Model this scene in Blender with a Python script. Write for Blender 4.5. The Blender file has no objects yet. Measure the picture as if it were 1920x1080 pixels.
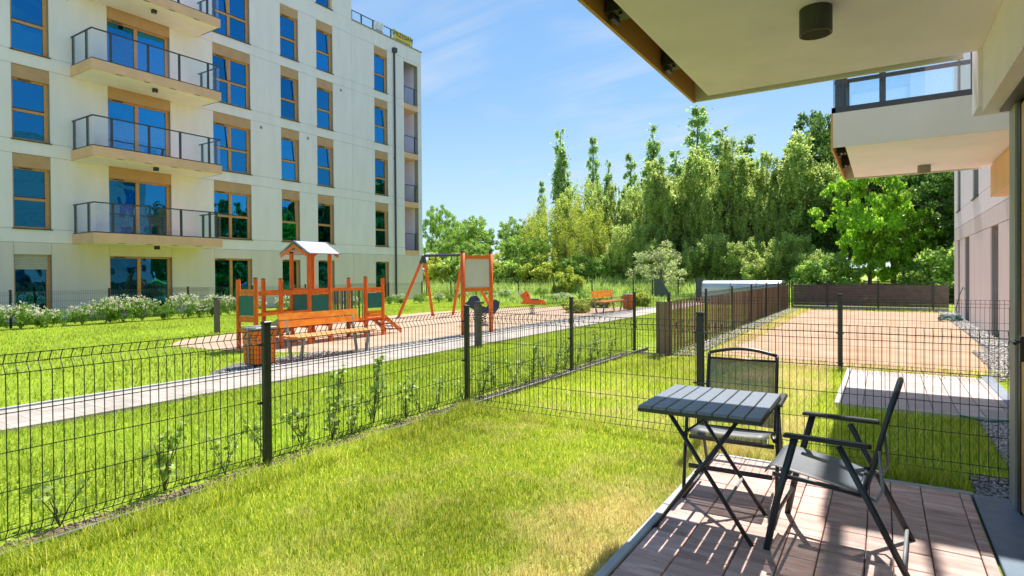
import bpy, bmesh, math, random
import numpy as np
from mathutils import Vector, Matrix
from math import radians, sin, cos, pi
random.seed(7)
SC = bpy.context.scene
COL = SC.collection

# ------------------------------------------------------------------ camera, world, sun, exposure
cam_d = bpy.data.cameras.new("camera")
cam = bpy.data.objects.new("camera", cam_d); COL.objects.link(cam)
cam_d.sensor_width = 36.0
cam_d.lens = 36.0 * 1096 / 1920
cam_d.shift_y = -(540 - 524.5) / 1920
cam_d.clip_start = 0.05; cam_d.clip_end = 2000
R = Matrix.Rotation(radians(32.4), 4, 'Z') @ Matrix.Rotation(radians(90 - .5), 4, 'X') @ Matrix.Rotation(radians(-.43), 4, 'Z')
cam.matrix_world = Matrix.Translation((0, 0, 1.42)) @ R
SC.camera = cam

SUN_DIR = Vector((-.035, .70, 1.0)).normalized()
SUN_EL = math.asin(SUN_DIR.z)
SUN_AZ = math.atan2(SUN_DIR.x, SUN_DIR.y)
world = bpy.data.worlds.new("World"); SC.world = world; world.use_nodes = True
wt = world.node_tree; wt.nodes.clear()
def wn(t, **k):
    n = wt.nodes.new(t)
    for a, b in k.items(): setattr(n, a, b)
    return n
wo = wn('ShaderNodeOutputWorld'); bg = wn('ShaderNodeBackground'); bg.inputs['Strength'].default_value = .15
sky = wn('ShaderNodeTexSky', sky_type='NISHITA', sun_disc=False, sun_elevation=SUN_EL, sun_rotation=SUN_AZ,
         air_density=1.0, dust_density=.6, ozone_density=1.6)
tc = wn('ShaderNodeTexCoord')
# clear summer air: the Nishita sky evened out with the pale-to-deep blue of the photograph's sky
sx_ = wn('ShaderNodeSeparateXYZ'); wt.links.new(tc.outputs['Generated'], sx_.inputs[0])
grad = wn('ShaderNodeValToRGB'); ge = grad.color_ramp.elements
KS = .94 / (.15 * 2 ** 1.38)
ge[0].position = 0; ge[0].color = (.60, .79, .93, 1); ge[1].position = 1; ge[1].color = (.07, .24, .66, 1)
for p_, c_ in ((.10, (.46, .69, .91)), (.28, (.25, .51, .86)), (.55, (.13, .37, .78))):
    e_ = ge.new(p_); e_.color = (*c_, 1)
wt.links.new(sx_.outputs['Z'], grad.inputs['Fac'])
gs = wn('ShaderNodeVectorMath', operation='SCALE'); gs.inputs['Scale'].default_value = KS; wt.links.new(grad.outputs['Color'], gs.inputs[0])
mixsky = wn('ShaderNodeMix', data_type='RGBA'); mixsky.inputs['Factor'].default_value = .88
wt.links.new(sky.outputs[0], mixsky.inputs['A']); wt.links.new(gs.outputs[0], mixsky.inputs['B'])
# thin cirrus on a flat layer high above: direction divided by its height
dv = wn('ShaderNodeMath', operation='ADD'); dv.inputs[1].default_value = .22; wt.links.new(sx_.outputs['Z'], dv.inputs[0])
pl = wn('ShaderNodeVectorMath', operation='DIVIDE'); cb = wn('ShaderNodeCombineXYZ')
for k_ in range(3): wt.links.new(dv.outputs[0], cb.inputs[k_])
wt.links.new(tc.outputs['Generated'], pl.inputs[0]); wt.links.new(cb.outputs[0], pl.inputs[1])
mp = wn('ShaderNodeMapping'); mp.inputs['Rotation'].default_value = (0, 0, -.62); mp.inputs['Scale'].default_value = (.8, 3.2, .01)
wt.links.new(pl.outputs[0], mp.inputs['Vector'])
nz = wn('ShaderNodeTexNoise'); nz.inputs['Scale'].default_value = 1.5; nz.inputs['Detail'].default_value = 9; nz.inputs['Roughness'].default_value = .58; nz.inputs['Distortion'].default_value = .9
wt.links.new(mp.outputs[0], nz.inputs['Vector'])
nb = wn('ShaderNodeTexNoise'); nb.inputs['Scale'].default_value = 1.1; nb.inputs['Detail'].default_value = 3; wt.links.new(pl.outputs[0], nb.inputs['Vector'])
r1 = wn('ShaderNodeMapRange'); r1.inputs['From Min'].default_value = .43; r1.inputs['From Max'].default_value = .70
r2 = wn('ShaderNodeMapRange'); r2.inputs['From Min'].default_value = .47; r2.inputs['From Max'].default_value = .62
mu = wn('ShaderNodeMath', operation='MULTIPLY'); mu2 = wn('ShaderNodeMath', operation='MULTIPLY'); mu2.inputs[1].default_value = .72
wt.links.new(nz.outputs['Fac'], r1.inputs['Value']); wt.links.new(nb.outputs['Fac'], r2.inputs['Value'])
wt.links.new(r1.outputs[0], mu.inputs[0]); wt.links.new(r2.outputs[0], mu.inputs[1]); wt.links.new(mu.outputs[0], mu2.inputs[0])
mx = wn('ShaderNodeMix', data_type='RGBA'); mx.inputs['B'].default_value = (.80 * KS, .88 * KS, .97 * KS, 1)
wt.links.new(mu2.outputs[0], mx.inputs['Factor']); wt.links.new(mixsky.outputs['Result'], mx.inputs['A'])
wt.links.new(mx.outputs['Result'], bg.inputs['Color']); wt.links.new(bg.outputs[0], wo.inputs['Surface'])

sun_d = bpy.data.lights.new("sun", 'SUN'); sun_d.energy = 3.0; sun_d.angle = radians(.53); sun_d.color = (1.0, .955, .88)
sun = bpy.data.objects.new("sun", sun_d); COL.objects.link(sun)
sun.rotation_euler = (-SUN_DIR).to_track_quat('-Z', 'Y').to_euler()

SC.view_settings.view_transform = 'Standard'; SC.view_settings.look = 'None'
SC.view_settings.gamma = 1; SC.view_settings.use_curve_mapping = False
SC.view_settings.exposure = 1.38
SC.cycles.max_bounces = 10; SC.cycles.diffuse_bounces = 6; SC.cycles.glossy_bounces = 3
SC.cycles.transparent_max_bounces = 24; SC.cycles.transmission_bounces = 4
SC.cycles.use_denoising = True; SC.cycles.denoising_prefilter = 'NONE'

# ------------------------------------------------------------------ materials
def newmat(name):
    m = bpy.data.materials.new(name); m.use_nodes = True
    return m, m.node_tree, m.node_tree.nodes['Principled BSDF']
def N(t, kind, **k):
    n = t.nodes.new(kind)
    for a, b in k.items(): setattr(n, a, b)
    return n
def mat(name, col, rough=.6, var=.12, scale=8.0, bump=0.0, bscale=60.0, metal=0.0, spec=.5, col2=None, stretch=None, isl=0.0, orand=0.0):
    """noise-varied principled; coordinates are the object's own"""
    m, t, p = newmat(name); L = t.links.new
    p.inputs['Roughness'].default_value = rough; p.inputs['Metallic'].default_value = metal
    p.inputs['Specular IOR Level'].default_value = spec
    tcn = N(t, 'ShaderNodeTexCoord'); mpn = N(t, 'ShaderNodeMapping')
    if stretch: mpn.inputs['Scale'].default_value = stretch
    L(tcn.outputs['Object'], mpn.inputs['Vector'])
    no = N(t, 'ShaderNodeTexNoise'); no.inputs['Scale'].default_value = scale; no.inputs['Detail'].default_value = 5
    L(mpn.outputs[0], no.inputs['Vector'])
    c2 = col2 or tuple(min(1, c * (1 + 2 * var)) for c in col)
    c1 = col if col2 else tuple(c * (1 - var) for c in col)
    mr = N(t, 'ShaderNodeMapRange'); mr.inputs['From Min'].default_value = .3; mr.inputs['From Max'].default_value = .7
    L(no.outputs['Fac'], mr.inputs['Value'])
    mixn = N(t, 'ShaderNodeMix', data_type='RGBA')
    mixn.inputs['A'].default_value = (*c1, 1); mixn.inputs['B'].default_value = (*c2, 1)
    L(mr.outputs[0], mixn.inputs['Factor'])
    out = mixn.outputs['Result']
    if isl or orand:
        src = N(t, 'ShaderNodeNewGeometry').outputs['Random Per Island'] if isl else N(t, 'ShaderNodeObjectInfo').outputs['Random']
        amt = isl or orand
        a = N(t, 'ShaderNodeMapRange'); a.inputs['To Min'].default_value = 1 - amt; a.inputs['To Max'].default_value = 1 + amt
        L(src, a.inputs['Value'])
        h = N(t, 'ShaderNodeHueSaturation'); L(out, h.inputs['Color']); L(a.outputs[0], h.inputs['Value']); out = h.outputs[0]
    L(out, p.inputs['Base Color'])
    if bump:
        nb_ = N(t, 'ShaderNodeTexNoise'); nb_.inputs['Scale'].default_value = bscale; nb_.inputs['Detail'].default_value = 4
        L(mpn.outputs[0], nb_.inputs['Vector'])
        bn = N(t, 'ShaderNodeBump'); bn.inputs['Strength'].default_value = bump; bn.inputs['Distance'].default_value = .01
        L(nb_.outputs['Fac'], bn.inputs['Height']); L(bn.outputs[0], p.inputs['Normal'])
    return m
def leafmat(name, a, b, trans=.45, rough=.5, c=None, patch=None):
    """leaf / blade material: colour drawn per leaf, light passes through"""
    m, t, p = newmat(name); L = t.links.new
    g = N(t, 'ShaderNodeNewGeometry'); cr = N(t, 'ShaderNodeValToRGB')
    cr.color_ramp.elements[0].color = (*a, 1); cr.color_ramp.elements[1].color = (*b, 1)
    if c:
        e = cr.color_ramp.elements.new(.93); e.color = (*b, 1); cr.color_ramp.elements[-1].color = (*c, 1)
    L(g.outputs['Random Per Island'], cr.inputs['Fac']); out = cr.outputs['Color']
    tcn = N(t, 'ShaderNodeTexCoord'); no = N(t, 'ShaderNodeTexNoise'); no.inputs['Scale'].default_value = .55; no.inputs['Detail'].default_value = 4
    L(tcn.outputs['Object'], no.inputs['Vector'])
    mr = N(t, 'ShaderNodeMapRange'); mr.inputs['From Min'].default_value = .35; mr.inputs['From Max'].default_value = .65
    mr.inputs['To Min'].default_value = .78; mr.inputs['To Max'].default_value = 1.25
    L(no.outputs['Fac'], mr.inputs['Value'])
    hs = N(t, 'ShaderNodeHueSaturation'); L(mr.outputs[0], hs.inputs['Value']); L(out, hs.inputs['Color']); out = hs.outputs[0]
    if patch:
        out = dry_mix(t, out, patch)
    L(out, p.inputs['Base Color']); p.inputs['Roughness'].default_value = rough
    p.inputs['Specular IOR Level'].default_value = .35
    tr = N(t, 'ShaderNodeBsdfTranslucent'); h2 = N(t, 'ShaderNodeHueSaturation'); h2.inputs['Hue'].default_value = .485; h2.inputs['Value'].default_value = 1.5
    L(out, h2.inputs['Color']); L(h2.outputs[0], tr.inputs['Color'])
    mxs = N(t, 'ShaderNodeMixShader'); mxs.inputs[0].default_value = trans
    L(p.outputs[0], mxs.inputs[1]); L(tr.outputs[0], mxs.inputs[2])
    L(mxs.outputs[0], t.nodes['Material Output'].inputs['Surface'])
    return m
def dry_mix(t, src, amount):
    """dry yellow patches laid out in world metres, the same for turf and blades"""
    L = t.links.new
    g = N(t, 'ShaderNodeNewGeometry'); no = N(t, 'ShaderNodeTexNoise'); no.inputs['Scale'].default_value = 1.15; no.inputs['Detail'].default_value = 7
    no.inputs['Roughness'].default_value = .6
    L(g.outputs['Position'], no.inputs['Vector'])
    # drier towards the kerb of the terrace (a real strip of scorched turf)
    sx = N(t, 'ShaderNodeSeparateXYZ'); L(g.outputs['Position'], sx.inputs[0])
    k = N(t, 'ShaderNodeMapRange'); k.inputs['From Min'].default_value = -1.95; k.inputs['From Max'].default_value = -1.15
    k.inputs['To Min'].default_value = 0; k.inputs['To Max'].default_value = .12
    L(sx.outputs['X'], k.inputs['Value'])
    q = N(t, 'ShaderNodeMapRange'); q.inputs['From Min'].default_value = -.62; q.inputs['From Max'].default_value = -.42; q.inputs['To Max'].default_value = -.45  # dryness taken out of the colour where the neighbour balcony's shade falls
    q2 = N(t, 'ShaderNodeMapRange'); q2.inputs['From Min'].default_value = -3.7; q2.inputs['From Max'].default_value = -3.1; q2.inputs['To Min'].default_value = -.2; q2.inputs['To Max'].default_value = 0
    L(sx.outputs['X'], q2.inputs['Value']); k0 = k; k = N(t, 'ShaderNodeMath', operation='ADD'); L(k0.outputs[0], k.inputs[0]); L(q2.outputs[0], k.inputs[1])
    L(sx.outputs['X'], q.inputs['Value']); kk = N(t, 'ShaderNodeMath', operation='ADD'); L(k.outputs[0], kk.inputs[0]); L(q.outputs[0], kk.inputs[1])
    ad = N(t, 'ShaderNodeMath', operation='ADD'); L(no.outputs['Fac'], ad.inputs[0]); L(kk.outputs[0], ad.inputs[1])
    r = N(t, 'ShaderNodeMapRange'); r.inputs['From Min'].default_value = .49; r.inputs['From Max'].default_value = .68
    r.inputs['To Max'].default_value = amount
    L(ad.outputs[0], r.inputs['Value'])
    mm = N(t, 'ShaderNodeMix', data_type='RGBA'); L(r.outputs[0], mm.inputs['Factor']); L(src, mm.inputs['A'])
    mm.inputs['B'].default_value = (.74, .62, .30, 1)
    return mm.outputs['Result']
def glassmat(name, tint=(.93, .97, .98), refl=.12, rcol=(1, 1, 1)):
    m, t, p = newmat(name); t.nodes.remove(p); L = t.links.new
    tb = N(t, 'ShaderNodeBsdfTransparent'); tb.inputs[0].default_value = (*tint, 1)
    gb = N(t, 'ShaderNodeBsdfGlossy'); gb.inputs['Roughness'].default_value = .01; gb.inputs['Color'].default_value = (*rcol, 1)
    lw = N(t, 'ShaderNodeLayerWeight'); lw.inputs[0].default_value = .5
    pw5 = N(t, 'ShaderNodeMath', operation='POWER'); pw5.inputs[1].default_value = 5; L(lw.outputs['Facing'], pw5.inputs[0])
    ad = N(t, 'ShaderNodeMath', operation='ADD', use_clamp=True); ad.inputs[1].default_value = refl + .02
    L(pw5.outputs[0], ad.inputs[0])
    if refl > .3:
        oi = N(t, 'ShaderNodeObjectInfo'); ov = N(t, 'ShaderNodeMapRange'); ov.inputs['To Min'].default_value = -.16; ov.inputs['To Max'].default_value = .10
        L(oi.outputs['Random'], ov.inputs['Value']); ad2 = N(t, 'ShaderNodeMath', operation='ADD', use_clamp=True); L(ad.outputs[0], ad2.inputs[0]); L(ov.outputs[0], ad2.inputs[1]); ad = ad2
        tcg = N(t, 'ShaderNodeTexCoord'); ng = N(t, 'ShaderNodeTexNoise'); ng.inputs['Scale'].default_value = 1.4; ng.inputs['Detail'].default_value = 1; L(tcg.outputs['Object'], ng.inputs['Vector'])
        bg_ = N(t, 'ShaderNodeBump'); bg_.inputs['Strength'].default_value = .35; bg_.inputs['Distance'].default_value = .03; L(ng.outputs['Fac'], bg_.inputs['Height']); L(bg_.outputs[0], gb.inputs['Normal'])
    ms = N(t, 'ShaderNodeMixShader'); L(ad.outputs[0], ms.inputs[0]); L(tb.outputs[0], ms.inputs[1]); L(gb.outputs[0], ms.inputs[2])
    L(ms.outputs[0], t.nodes['Material Output'].inputs['Surface'])
    return m

M = {}
M['render_white'] = mat('white_render', (.91, .815, .83), .85, .028, 1.0, .15, 220, stretch=(1, 2.6, .5))  # pinkish base colour, offsets the green cast of light bounced off the lawn
M['render_beige'] = mat('beige_render', (.79, .675, .63), .85, .03, 1.0, .15, 220, stretch=(1, 2.6, .5))
M['render_grey'] = mat('lilac_countertint_render', (.87, .745, .95), .9, .05, 2.0, .35, 260)  # lilac put into the base colour to cancel yellow-green light from the lawn
M['render_pale'] = mat('pale_greige_render', (.70, .655, .62), .9, .04, 2.0, .35, 260)
M['joint'] = mat('joint_backing', (.32, .30, .27), .9, .05)
M['brown_box'] = mat('tan_shutter_box', (.56, .325, .17), .6, .05, 3)
M['ochre'] = mat('ochre_fascia', (.84, .49, .29), .6, .05, 2)
M['ochre_deep'] = mat('ochre_trim', (.55, .27, .06), .5, .05, 2)
M['soffit'] = mat('lilac_countertint_soffit', (.89, .80, .95), .9, .03, 2)  # blue-lilac tint in the colour counters warm light bounced up from the ground
M['wood_frame'] = mat('golden_wood_frame', (.62, .30, .11), .45, .12, 12, stretch=(1, 1, 6))
M['metal_dark'] = mat('dark_grey_metal', (.045, .052, .062), .45, .1, 6)
M['metal_grey'] = mat('grey_zinc', (.28, .28, .28), .5, .1, 6)
M['fence'] = mat('anthracite_fence_coat', (.028, .036, .032), .42, .1, 6)
M['orange'] = mat('orange_stained_wood', (.82, .155, .006), .45, .22, 6, .25, 40, stretch=(5, 1, 1))
M['bench_wood'] = mat('bright_orange_plank', (.88, .24, .010), .45, .18, 6, .25, 40, stretch=(5, 1, 1))
M['orange_v'] = mat('orange_stained_post', (.78, .125, .006), .45, .22, 8, .25, 40, stretch=(3, 3, .5))
M['teal'] = mat('dark_teal_board', (.004, .135, .108), .5, .05)
M['green_bar'] = mat('sage_green_bar', (.20, .27, .13), .5, .05)
M['blue_bar'] = mat('dark_blue_grey_bar', (.03, .06, .075), .5, .05)
M['blue_plastic'] = mat('navy_board', (.03, .045, .10), .4, .05)
M['black'] = mat('black_plastic', (.02, .02, .021), .4, .1)
M['white_sheet'] = mat('off_white_sheet', (.62, .60, .52), .5, .04, 3)
M['roof_sheet'] = mat('pale_blue_roof_sheet', (.26, .33, .41), .5, .05)
M['sand'] = mat('playground_sand', (.46, .30, .185), .95, .12, 2.2, .5, 60, col2=(.58, .41, .285))
M['soil'] = mat('bare_sandy_soil', (.42, .245, .135), .95, .12, 1.6, .8, 30, col2=(.56, .365, .24))
M['path_block'] = mat('pale_path_block', (.44, .38, .32), .85, .08, 6, .2, 90, orand=.14)
M['kerb'] = mat('concrete_kerb', (.46, .46, .45), .85, .08, 6, .2, 120)
M['sill_stone'] = mat('blue_grey_sill', (.16, .20, .26), .5, .12, 9, .1, 90)
M['pebble'] = mat('grey_gravel', (.42, .385, .385), .8, .1, 3, isl=.55)
M['pebble_pale'] = mat('pale_gravel', (.46, .42, .38), .8, .1, 3, isl=.4)
M['earth'] = mat('dry_brown_earth', (.16, .105, .06), .95, .3, 14, .8, 60)
M['pebble_brown'] = mat('brown_gravel', (.30, .24, .19), .85, .1, 3, isl=.5)
M['kerb_dark'] = mat('weathered_edging', (.17, .175, .18), .8, .25, 9, .4, 60)
M['tray'] = mat('gravel_bed', (.16, .145, .13), .9, .25, 40, .6, 90)
M['brown_slat'] = mat('brown_composite_slat', (.21, .135, .085), .65, .12, 6, .2, 60, orand=.42, stretch=(4, 4, .4))
M['mauve_panel'] = mat('mauve_brown_mat', (.115, .085, .08), .7, .15, 5, .3, 50)
M['silver'] = mat('silver_sheeting', (.52, .56, .60), .4, .06, 3)
M['dark_tri'] = mat('charcoal_board', (.07, .085, .09), .6, .1)
M['bark'] = mat('grey_bark', (.12, .095, .07), .9, .3, 5, .6, 20, stretch=(1, 1, .3))
M['birch_bark'] = mat('pale_birch_bark', (.42, .38, .32), .8, .4, 3, .3, 20, stretch=(1, 1, 2.5))
M['table'] = mat('slate_grey_slat', (.17, .20, .245), .42, .06, 20, .15, 300)
M['tube'] = mat('anthracite_tube', (.032, .036, .042), .38, .08, 8)
M['rubber'] = mat('black_rubber', (.015, .015, .015), .7, .1)
M['lampshell'] = mat('dark_bronze_shell', (.030, .030, .024), .5, .05)
M['lens'] = mat('frosted_lens', (.60, .60, .58), .5, .05, 30)
M['yellow'] = mat('yellow_banner_cloth', (.75, .58, .06), .6, .04)
M['banner_white'] = mat('white_banner_cloth', (.70, .70, .76), .6, .04)
M['shutter'] = mat('beige_roller_slat', (.50, .45, .37), .6, .04)
M['curtain'] = mat('white_net_curtain', (.62, .65, .70), .9, .06, 9, stretch=(1, 6, .3))
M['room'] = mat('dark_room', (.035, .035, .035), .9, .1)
M['hose'] = mat('green_garden_hose', (.03, .16, .13), .4, .05)
M['pane_glass'] = glassmat('window_glass', (.30, .33, .35), .46, (.05, .42, .82))
M['rail_glass'] = glassmat('railing_glass', (.93, .975, .99), .015)
M['door_glass'] = glassmat('door_glass', (.7, .74, .75), .1)

def paver_mat(name, a, b, c):
    m, t, p = newmat(name); L = t.links.new
    p.inputs['Roughness'].default_value = .75
    tcn = N(t, 'ShaderNodeTexCoord'); oi = N(t, 'ShaderNodeObjectInfo')
    mpn = N(t, 'ShaderNodeMapping'); mpn.inputs['Scale'].default_value = (2.2, 11, 1)
    cmb = N(t, 'ShaderNodeCombineXYZ'); ml = N(t, 'ShaderNodeMath', operation='MULTIPLY'); ml.inputs[1].default_value = 37
    L(oi.outputs['Random'], ml.inputs[0]); L(ml.outputs[0], cmb.inputs[0]); L(ml.outputs[0], cmb.inputs[1]); L(cmb.outputs[0], mpn.inputs['Location'])
    L(tcn.outputs['Object'], mpn.inputs['Vector'])
    no = N(t, 'ShaderNodeTexNoise'); no.inputs['Scale'].default_value = 1.5; no.inputs['Detail'].default_value = 6; no.inputs['Roughness'].default_value = .65; no.inputs['Distortion'].default_value = .8
    L(mpn.outputs[0], no.inputs['Vector'])
    cr = N(t, 'ShaderNodeValToRGB'); e = cr.color_ramp.elements
    e[0].position = .3; e[0].color = (*a, 1); e[1].position = .7; e[1].color = (*c, 1); x = e.new(.5); x.color = (*b, 1)
    L(no.outputs['Fac'], cr.inputs['Fac'])
    mr = N(t, 'ShaderNodeMapRange'); mr.inputs['To Min'].default_value = .84; mr.inputs['To Max'].default_value = 1.14; L(oi.outputs['Random'], mr.inputs['Value'])
    hs = N(t, 'ShaderNodeHueSaturation'); L(mr.outputs[0], hs.inputs['Value']); L(cr.outputs[0], hs.inputs['Color'])
    L(hs.outputs[0], p.inputs['Base Color'])
    fn = N(t, 'ShaderNodeTexNoise'); fn.inputs['Scale'].default_value = 160; L(tcn.outputs['Object'], fn.inputs['Vector'])
    bn = N(t, 'ShaderNodeBump'); bn.inputs['Strength'].default_value = .25; bn.inputs['Distance'].default_value = .004
    L(fn.outputs['Fac'], bn.inputs['Height']); L(bn.outputs[0], p.inputs['Normal'])
    return m
M['paver'] = paver_mat('pink_grey_paving', (.46, .27, .22), (.66, .42, .35), (.84, .62, .53))
M['paver_pale'] = paver_mat('pale_pink_paving', (.42, .335, .32), (.50, .405, .38), (.57, .48, .45))

def fabric_mat():
    m, t, p = newmat('grey_mesh_fabric'); L = t.links.new
    p.inputs['Base Color'].default_value = (.16, .175, .20, 1); p.inputs['Roughness'].default_value = .5
    tb = N(t, 'ShaderNodeBsdfTransparent'); ms = N(t, 'ShaderNodeMixShader')
    lw = N(t, 'ShaderNodeLayerWeight'); lw.inputs[0].default_value = .35
    mr = N(t, 'ShaderNodeMapRange'); mr.inputs['To Min'].default_value = .52; mr.inputs['To Max'].default_value = 1.0
    L(lw.outputs['Facing'], mr.inputs['Value']); L(mr.outputs[0], ms.inputs[0])
    L(tb.outputs[0], ms.inputs[1]); L(p.outputs[0], ms.inputs[2]); L(ms.outputs[0], t.nodes['Material Output'].inputs['Surface'])
    return m
M['fabric'] = fabric_mat()

def turf_mat(name, dry, base=(.20, .30, .02), b2=(.36, .46, .04)):
    m, t, p = newmat(name); L = t.links.new
    g = N(t, 'ShaderNodeNewGeometry'); no = N(t, 'ShaderNodeTexNoise'); no.inputs['Scale'].default_value = 5; no.inputs['Detail'].default_value = 9; no.inputs['Roughness'].default_value = .7
    L(g.outputs['Position'], no.inputs['Vector'])
    n2 = N(t, 'ShaderNodeTexNoise'); n2.inputs['Scale'].default_value = 38; n2.inputs['Detail'].default_value = 6; L(g.outputs['Position'], n2.inputs['Vector'])
    ad = N(t, 'ShaderNodeMath', operation='ADD'); L(no.outputs['Fac'], ad.inputs[0]); L(n2.outputs['Fac'], ad.inputs[1])
    mr = N(t, 'ShaderNodeMapRange'); mr.inputs['From Min'].default_value = .75; mr.inputs['From Max'].default_value = 1.25; L(ad.outputs[0], mr.inputs['Value'])
    mm = N(t, 'ShaderNodeMix', data_type='RGBA'); mm.inputs['A'].default_value = (*base, 1); mm.inputs['B'].default_value = (*b2, 1)
    L(mr.outputs[0], mm.inputs['Factor']); out = dry_mix(t, mm.outputs['Result'], dry)
    L(out, p.inputs['Base Color']); p.inputs['Roughness'].default_value = .9; p.inputs['Specular IOR Level'].default_value = .1
    bn = N(t, 'ShaderNodeBump'); bn.inputs['Strength'].default_value = .8; bn.inputs['Distance'].default_value = .03
    L(n2.outputs['Fac'], bn.inputs['Height']); L(bn.outputs[0], p.inputs['Normal'])
    return m
M['turf'] = turf_mat('lawn_turf', .5)
M['blade'] = leafmat('grass_blade', (.18, .31, .022), (.64, .68, .09), .4, .45, c=(.78, .72, .36), patch=.72)
M['blade_far'] = leafmat('lawn_blade', (.23, .36, .025), (.50, .60, .08), .35, .45, c=(.42, .42, .12), patch=.25)
M['meadow_blade'] = leafmat('meadow_blade', (.30, .46, .09), (.58, .72, .2), .35, .5, c=(.40, .38, .18))
M['birch_leaf'] = leafmat('birch_leaf', (.19, .30, .06), (.54, .64, .19), .55, .4)
M['poplar_leaf'] = leafmat('poplar_leaf', (.20, .34, .11), (.44, .60, .22), .55, .4)
M['oak_leaf'] = leafmat('oak_leaf', (.12, .25, .04), (.40, .58, .12), .5, .4)
M['maple_leaf'] = leafmat('maple_leaf', (.14, .33, .02), (.38, .62, .06), .5, .4)
M['willow_leaf'] = leafmat('willow_leaf', (.24, .32, .03), (.50, .58, .09), .5, .45)
M['pale_leaf'] = leafmat('oleaster_leaf', (.26, .33, .12), (.58, .64, .30), .4, .5)
M['shrub_leaf'] = leafmat('shrub_leaf', (.20, .34, .05), (.50, .64, .16), .4, .4, c=(.5, .55, .25))
M['bed_leaf'] = leafmat('bed_leaf', (.08, .20, .02), (.28, .46, .06), .4, .4)
M['dark_leaf'] = leafmat('dark_broad_leaf', (.045, .12, .02), (.18, .32, .05), .4, .4)
M['flower'] = leafmat('cream_flower', (.62, .58, .38), (.80, .78, .66), .3, .6)

# ------------------------------------------------------------------ mesh helpers
class MB:
    def __init__(s): s.v = []; s.f = []
    def add(s, vs, fs):
        o = len(s.v); s.v += [tuple(p) for p in vs]; s.f += [tuple(i + o for i in f) for f in fs]; return s
    def box(s, x0, x1, y0, y1, z0, z1, bev=0):
        if x0 > x1: x0, x1 = x1, x0
        if y0 > y1: y0, y1 = y1, y0
        if z0 > z1: z0, z1 = z1, z0
        if bev:
            b = bev; c = [(x0 + b, y0), (x1 - b, y0), (x1, y0 + b), (x1, y1 - b), (x1 - b, y1), (x0 + b, y1), (x0, y1 - b), (x0, y0 + b)]
            cx, cy = (x0 + x1) / 2, (y0 + y1) / 2; q = [(cx + (x - cx) * (1 - b / max(x1 - cx, 1e-6)), cy + (y - cy) * (1 - b / max(y1 - cy, 1e-6))) for x, y in c]
            vs = [(x, y, z0) for x, y in c] + [(x, y, z1 - b) for x, y in c] + [(x, y, z1) for x, y in q]
            fs = [tuple(range(7, -1, -1))] + [(i, (i + 1) % 8, (i + 1) % 8 + 8, i + 8) for i in range(8)] + [(i + 8, (i + 1) % 8 + 8, (i + 1) % 8 + 16, i + 16) for i in range(8)] + [tuple(range(16, 24))]
            return s.add(vs, fs)
        vs = [(x0, y0, z0), (x1, y0, z0), (x1, y1, z0), (x0, y1, z0), (x0, y0, z1), (x1, y0, z1), (x1, y1, z1), (x0, y1, z1)]
        return s.add(vs, [(3, 2, 1, 0), (4, 5, 6, 7), (0, 1, 5, 4), (1, 2, 6, 5), (2, 3, 7, 6), (3, 0, 4, 7)])
    def tube(s, pts, r, n=8, cap=True, flat=None):
        """swept tube along points; r a number or a list; flat=(ru,rv) for an oval"""
        P = [Vector(p) for p in pts]; m = len(P); rings = []
        up = Vector((0, 0, 1)); prev = None
        for i, p in enumerate(P):
            d = (P[min(i + 1, m - 1)] - P[max(i - 1, 0)]).normalized()
            if prev is None:
                a = up if abs(d.z) < .9 else Vector((0, 1, 0))
                u = d.cross(a).normalized()
            else:
                u = (prev - d * prev.dot(d)).normalized()
            v = d.cross(u).normalized(); prev = u
            rr = r[i] if isinstance(r, (list, tuple)) else r
            ru, rv = (flat if flat else (rr, rr))
            rings.append([p + u * (ru * cos(2 * pi * k / n + pi / n)) + v * (rv * sin(2 * pi * k / n + pi / n)) for k in range(n)])
        vs = [q for rg in rings for q in rg]; fs = []
        for i in range(m - 1):
            for k in range(n):
                fs.append((i * n + k, i * n + (k + 1) % n, (i + 1) * n + (k + 1) % n, (i + 1) * n + k))
        if cap: fs += [tuple(range(n - 1, -1, -1)), tuple((m - 1) * n + k for k in range(n))]
        return s.add(vs, fs)
    def cyl(s, x, y, z0, z1, r, n=16, r1=None):
        r1 = r if r1 is None else r1
        vs = [(x + r * cos(2 * pi * k / n), y + r * sin(2 * pi * k / n), z0) for k in range(n)] + [(x + r1 * cos(2 * pi * k / n), y + r1 * sin(2 * pi * k / n), z1) for k in range(n)]
        return s.add(vs, [tuple(range(n - 1, -1, -1)), tuple(range(n, 2 * n))] + [(k, (k + 1) % n, (k + 1) % n + n, k + n) for k in range(n)])
    def prism(s, poly, axis, a, b):
        """polygon in the other two axes, extruded along axis from a to b"""
        def mk(p, t):
            l = list(p); l.insert('xyz'.index(axis), t); return tuple(l)
        n = len(poly); vs = [mk(p, a) for p in poly] + [mk(p, b) for p in poly]
        return s.add(vs, [tuple(range(n - 1, -1, -1)), tuple(range(n, 2 * n))] + [(k, (k + 1) % n, (k + 1) % n + n, k + n) for k in range(n)])
    def mesh(s, name, m=None, smooth=False):
        me = bpy.data.meshes.new(name); me.from_pydata(s.v, [], s.f)
        if m: me.materials.append(m)
        bm = bmesh.new(); bm.from_mesh(me); bmesh.ops.recalc_face_normals(bm, faces=bm.faces); bm.to_mesh(me); bm.free()
        if smooth:
            me.shade_smooth()
        me.update(); return me
    def build(s, name, m, parent=None, smooth=False):
        return link(name, s.mesh(name, m, smooth), parent)
def link(name, me, parent=None):
    o = bpy.data.objects.new(name, me); COL.objects.link(o)
    if parent: o.parent = parent
    return o
def tag(o, label=None, cat=None, group=None, kind=None):
    if label: o['label'] = label
    if cat: o['category'] = cat
    if group: o['group'] = group
    if kind: o['kind'] = kind
    return o
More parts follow.
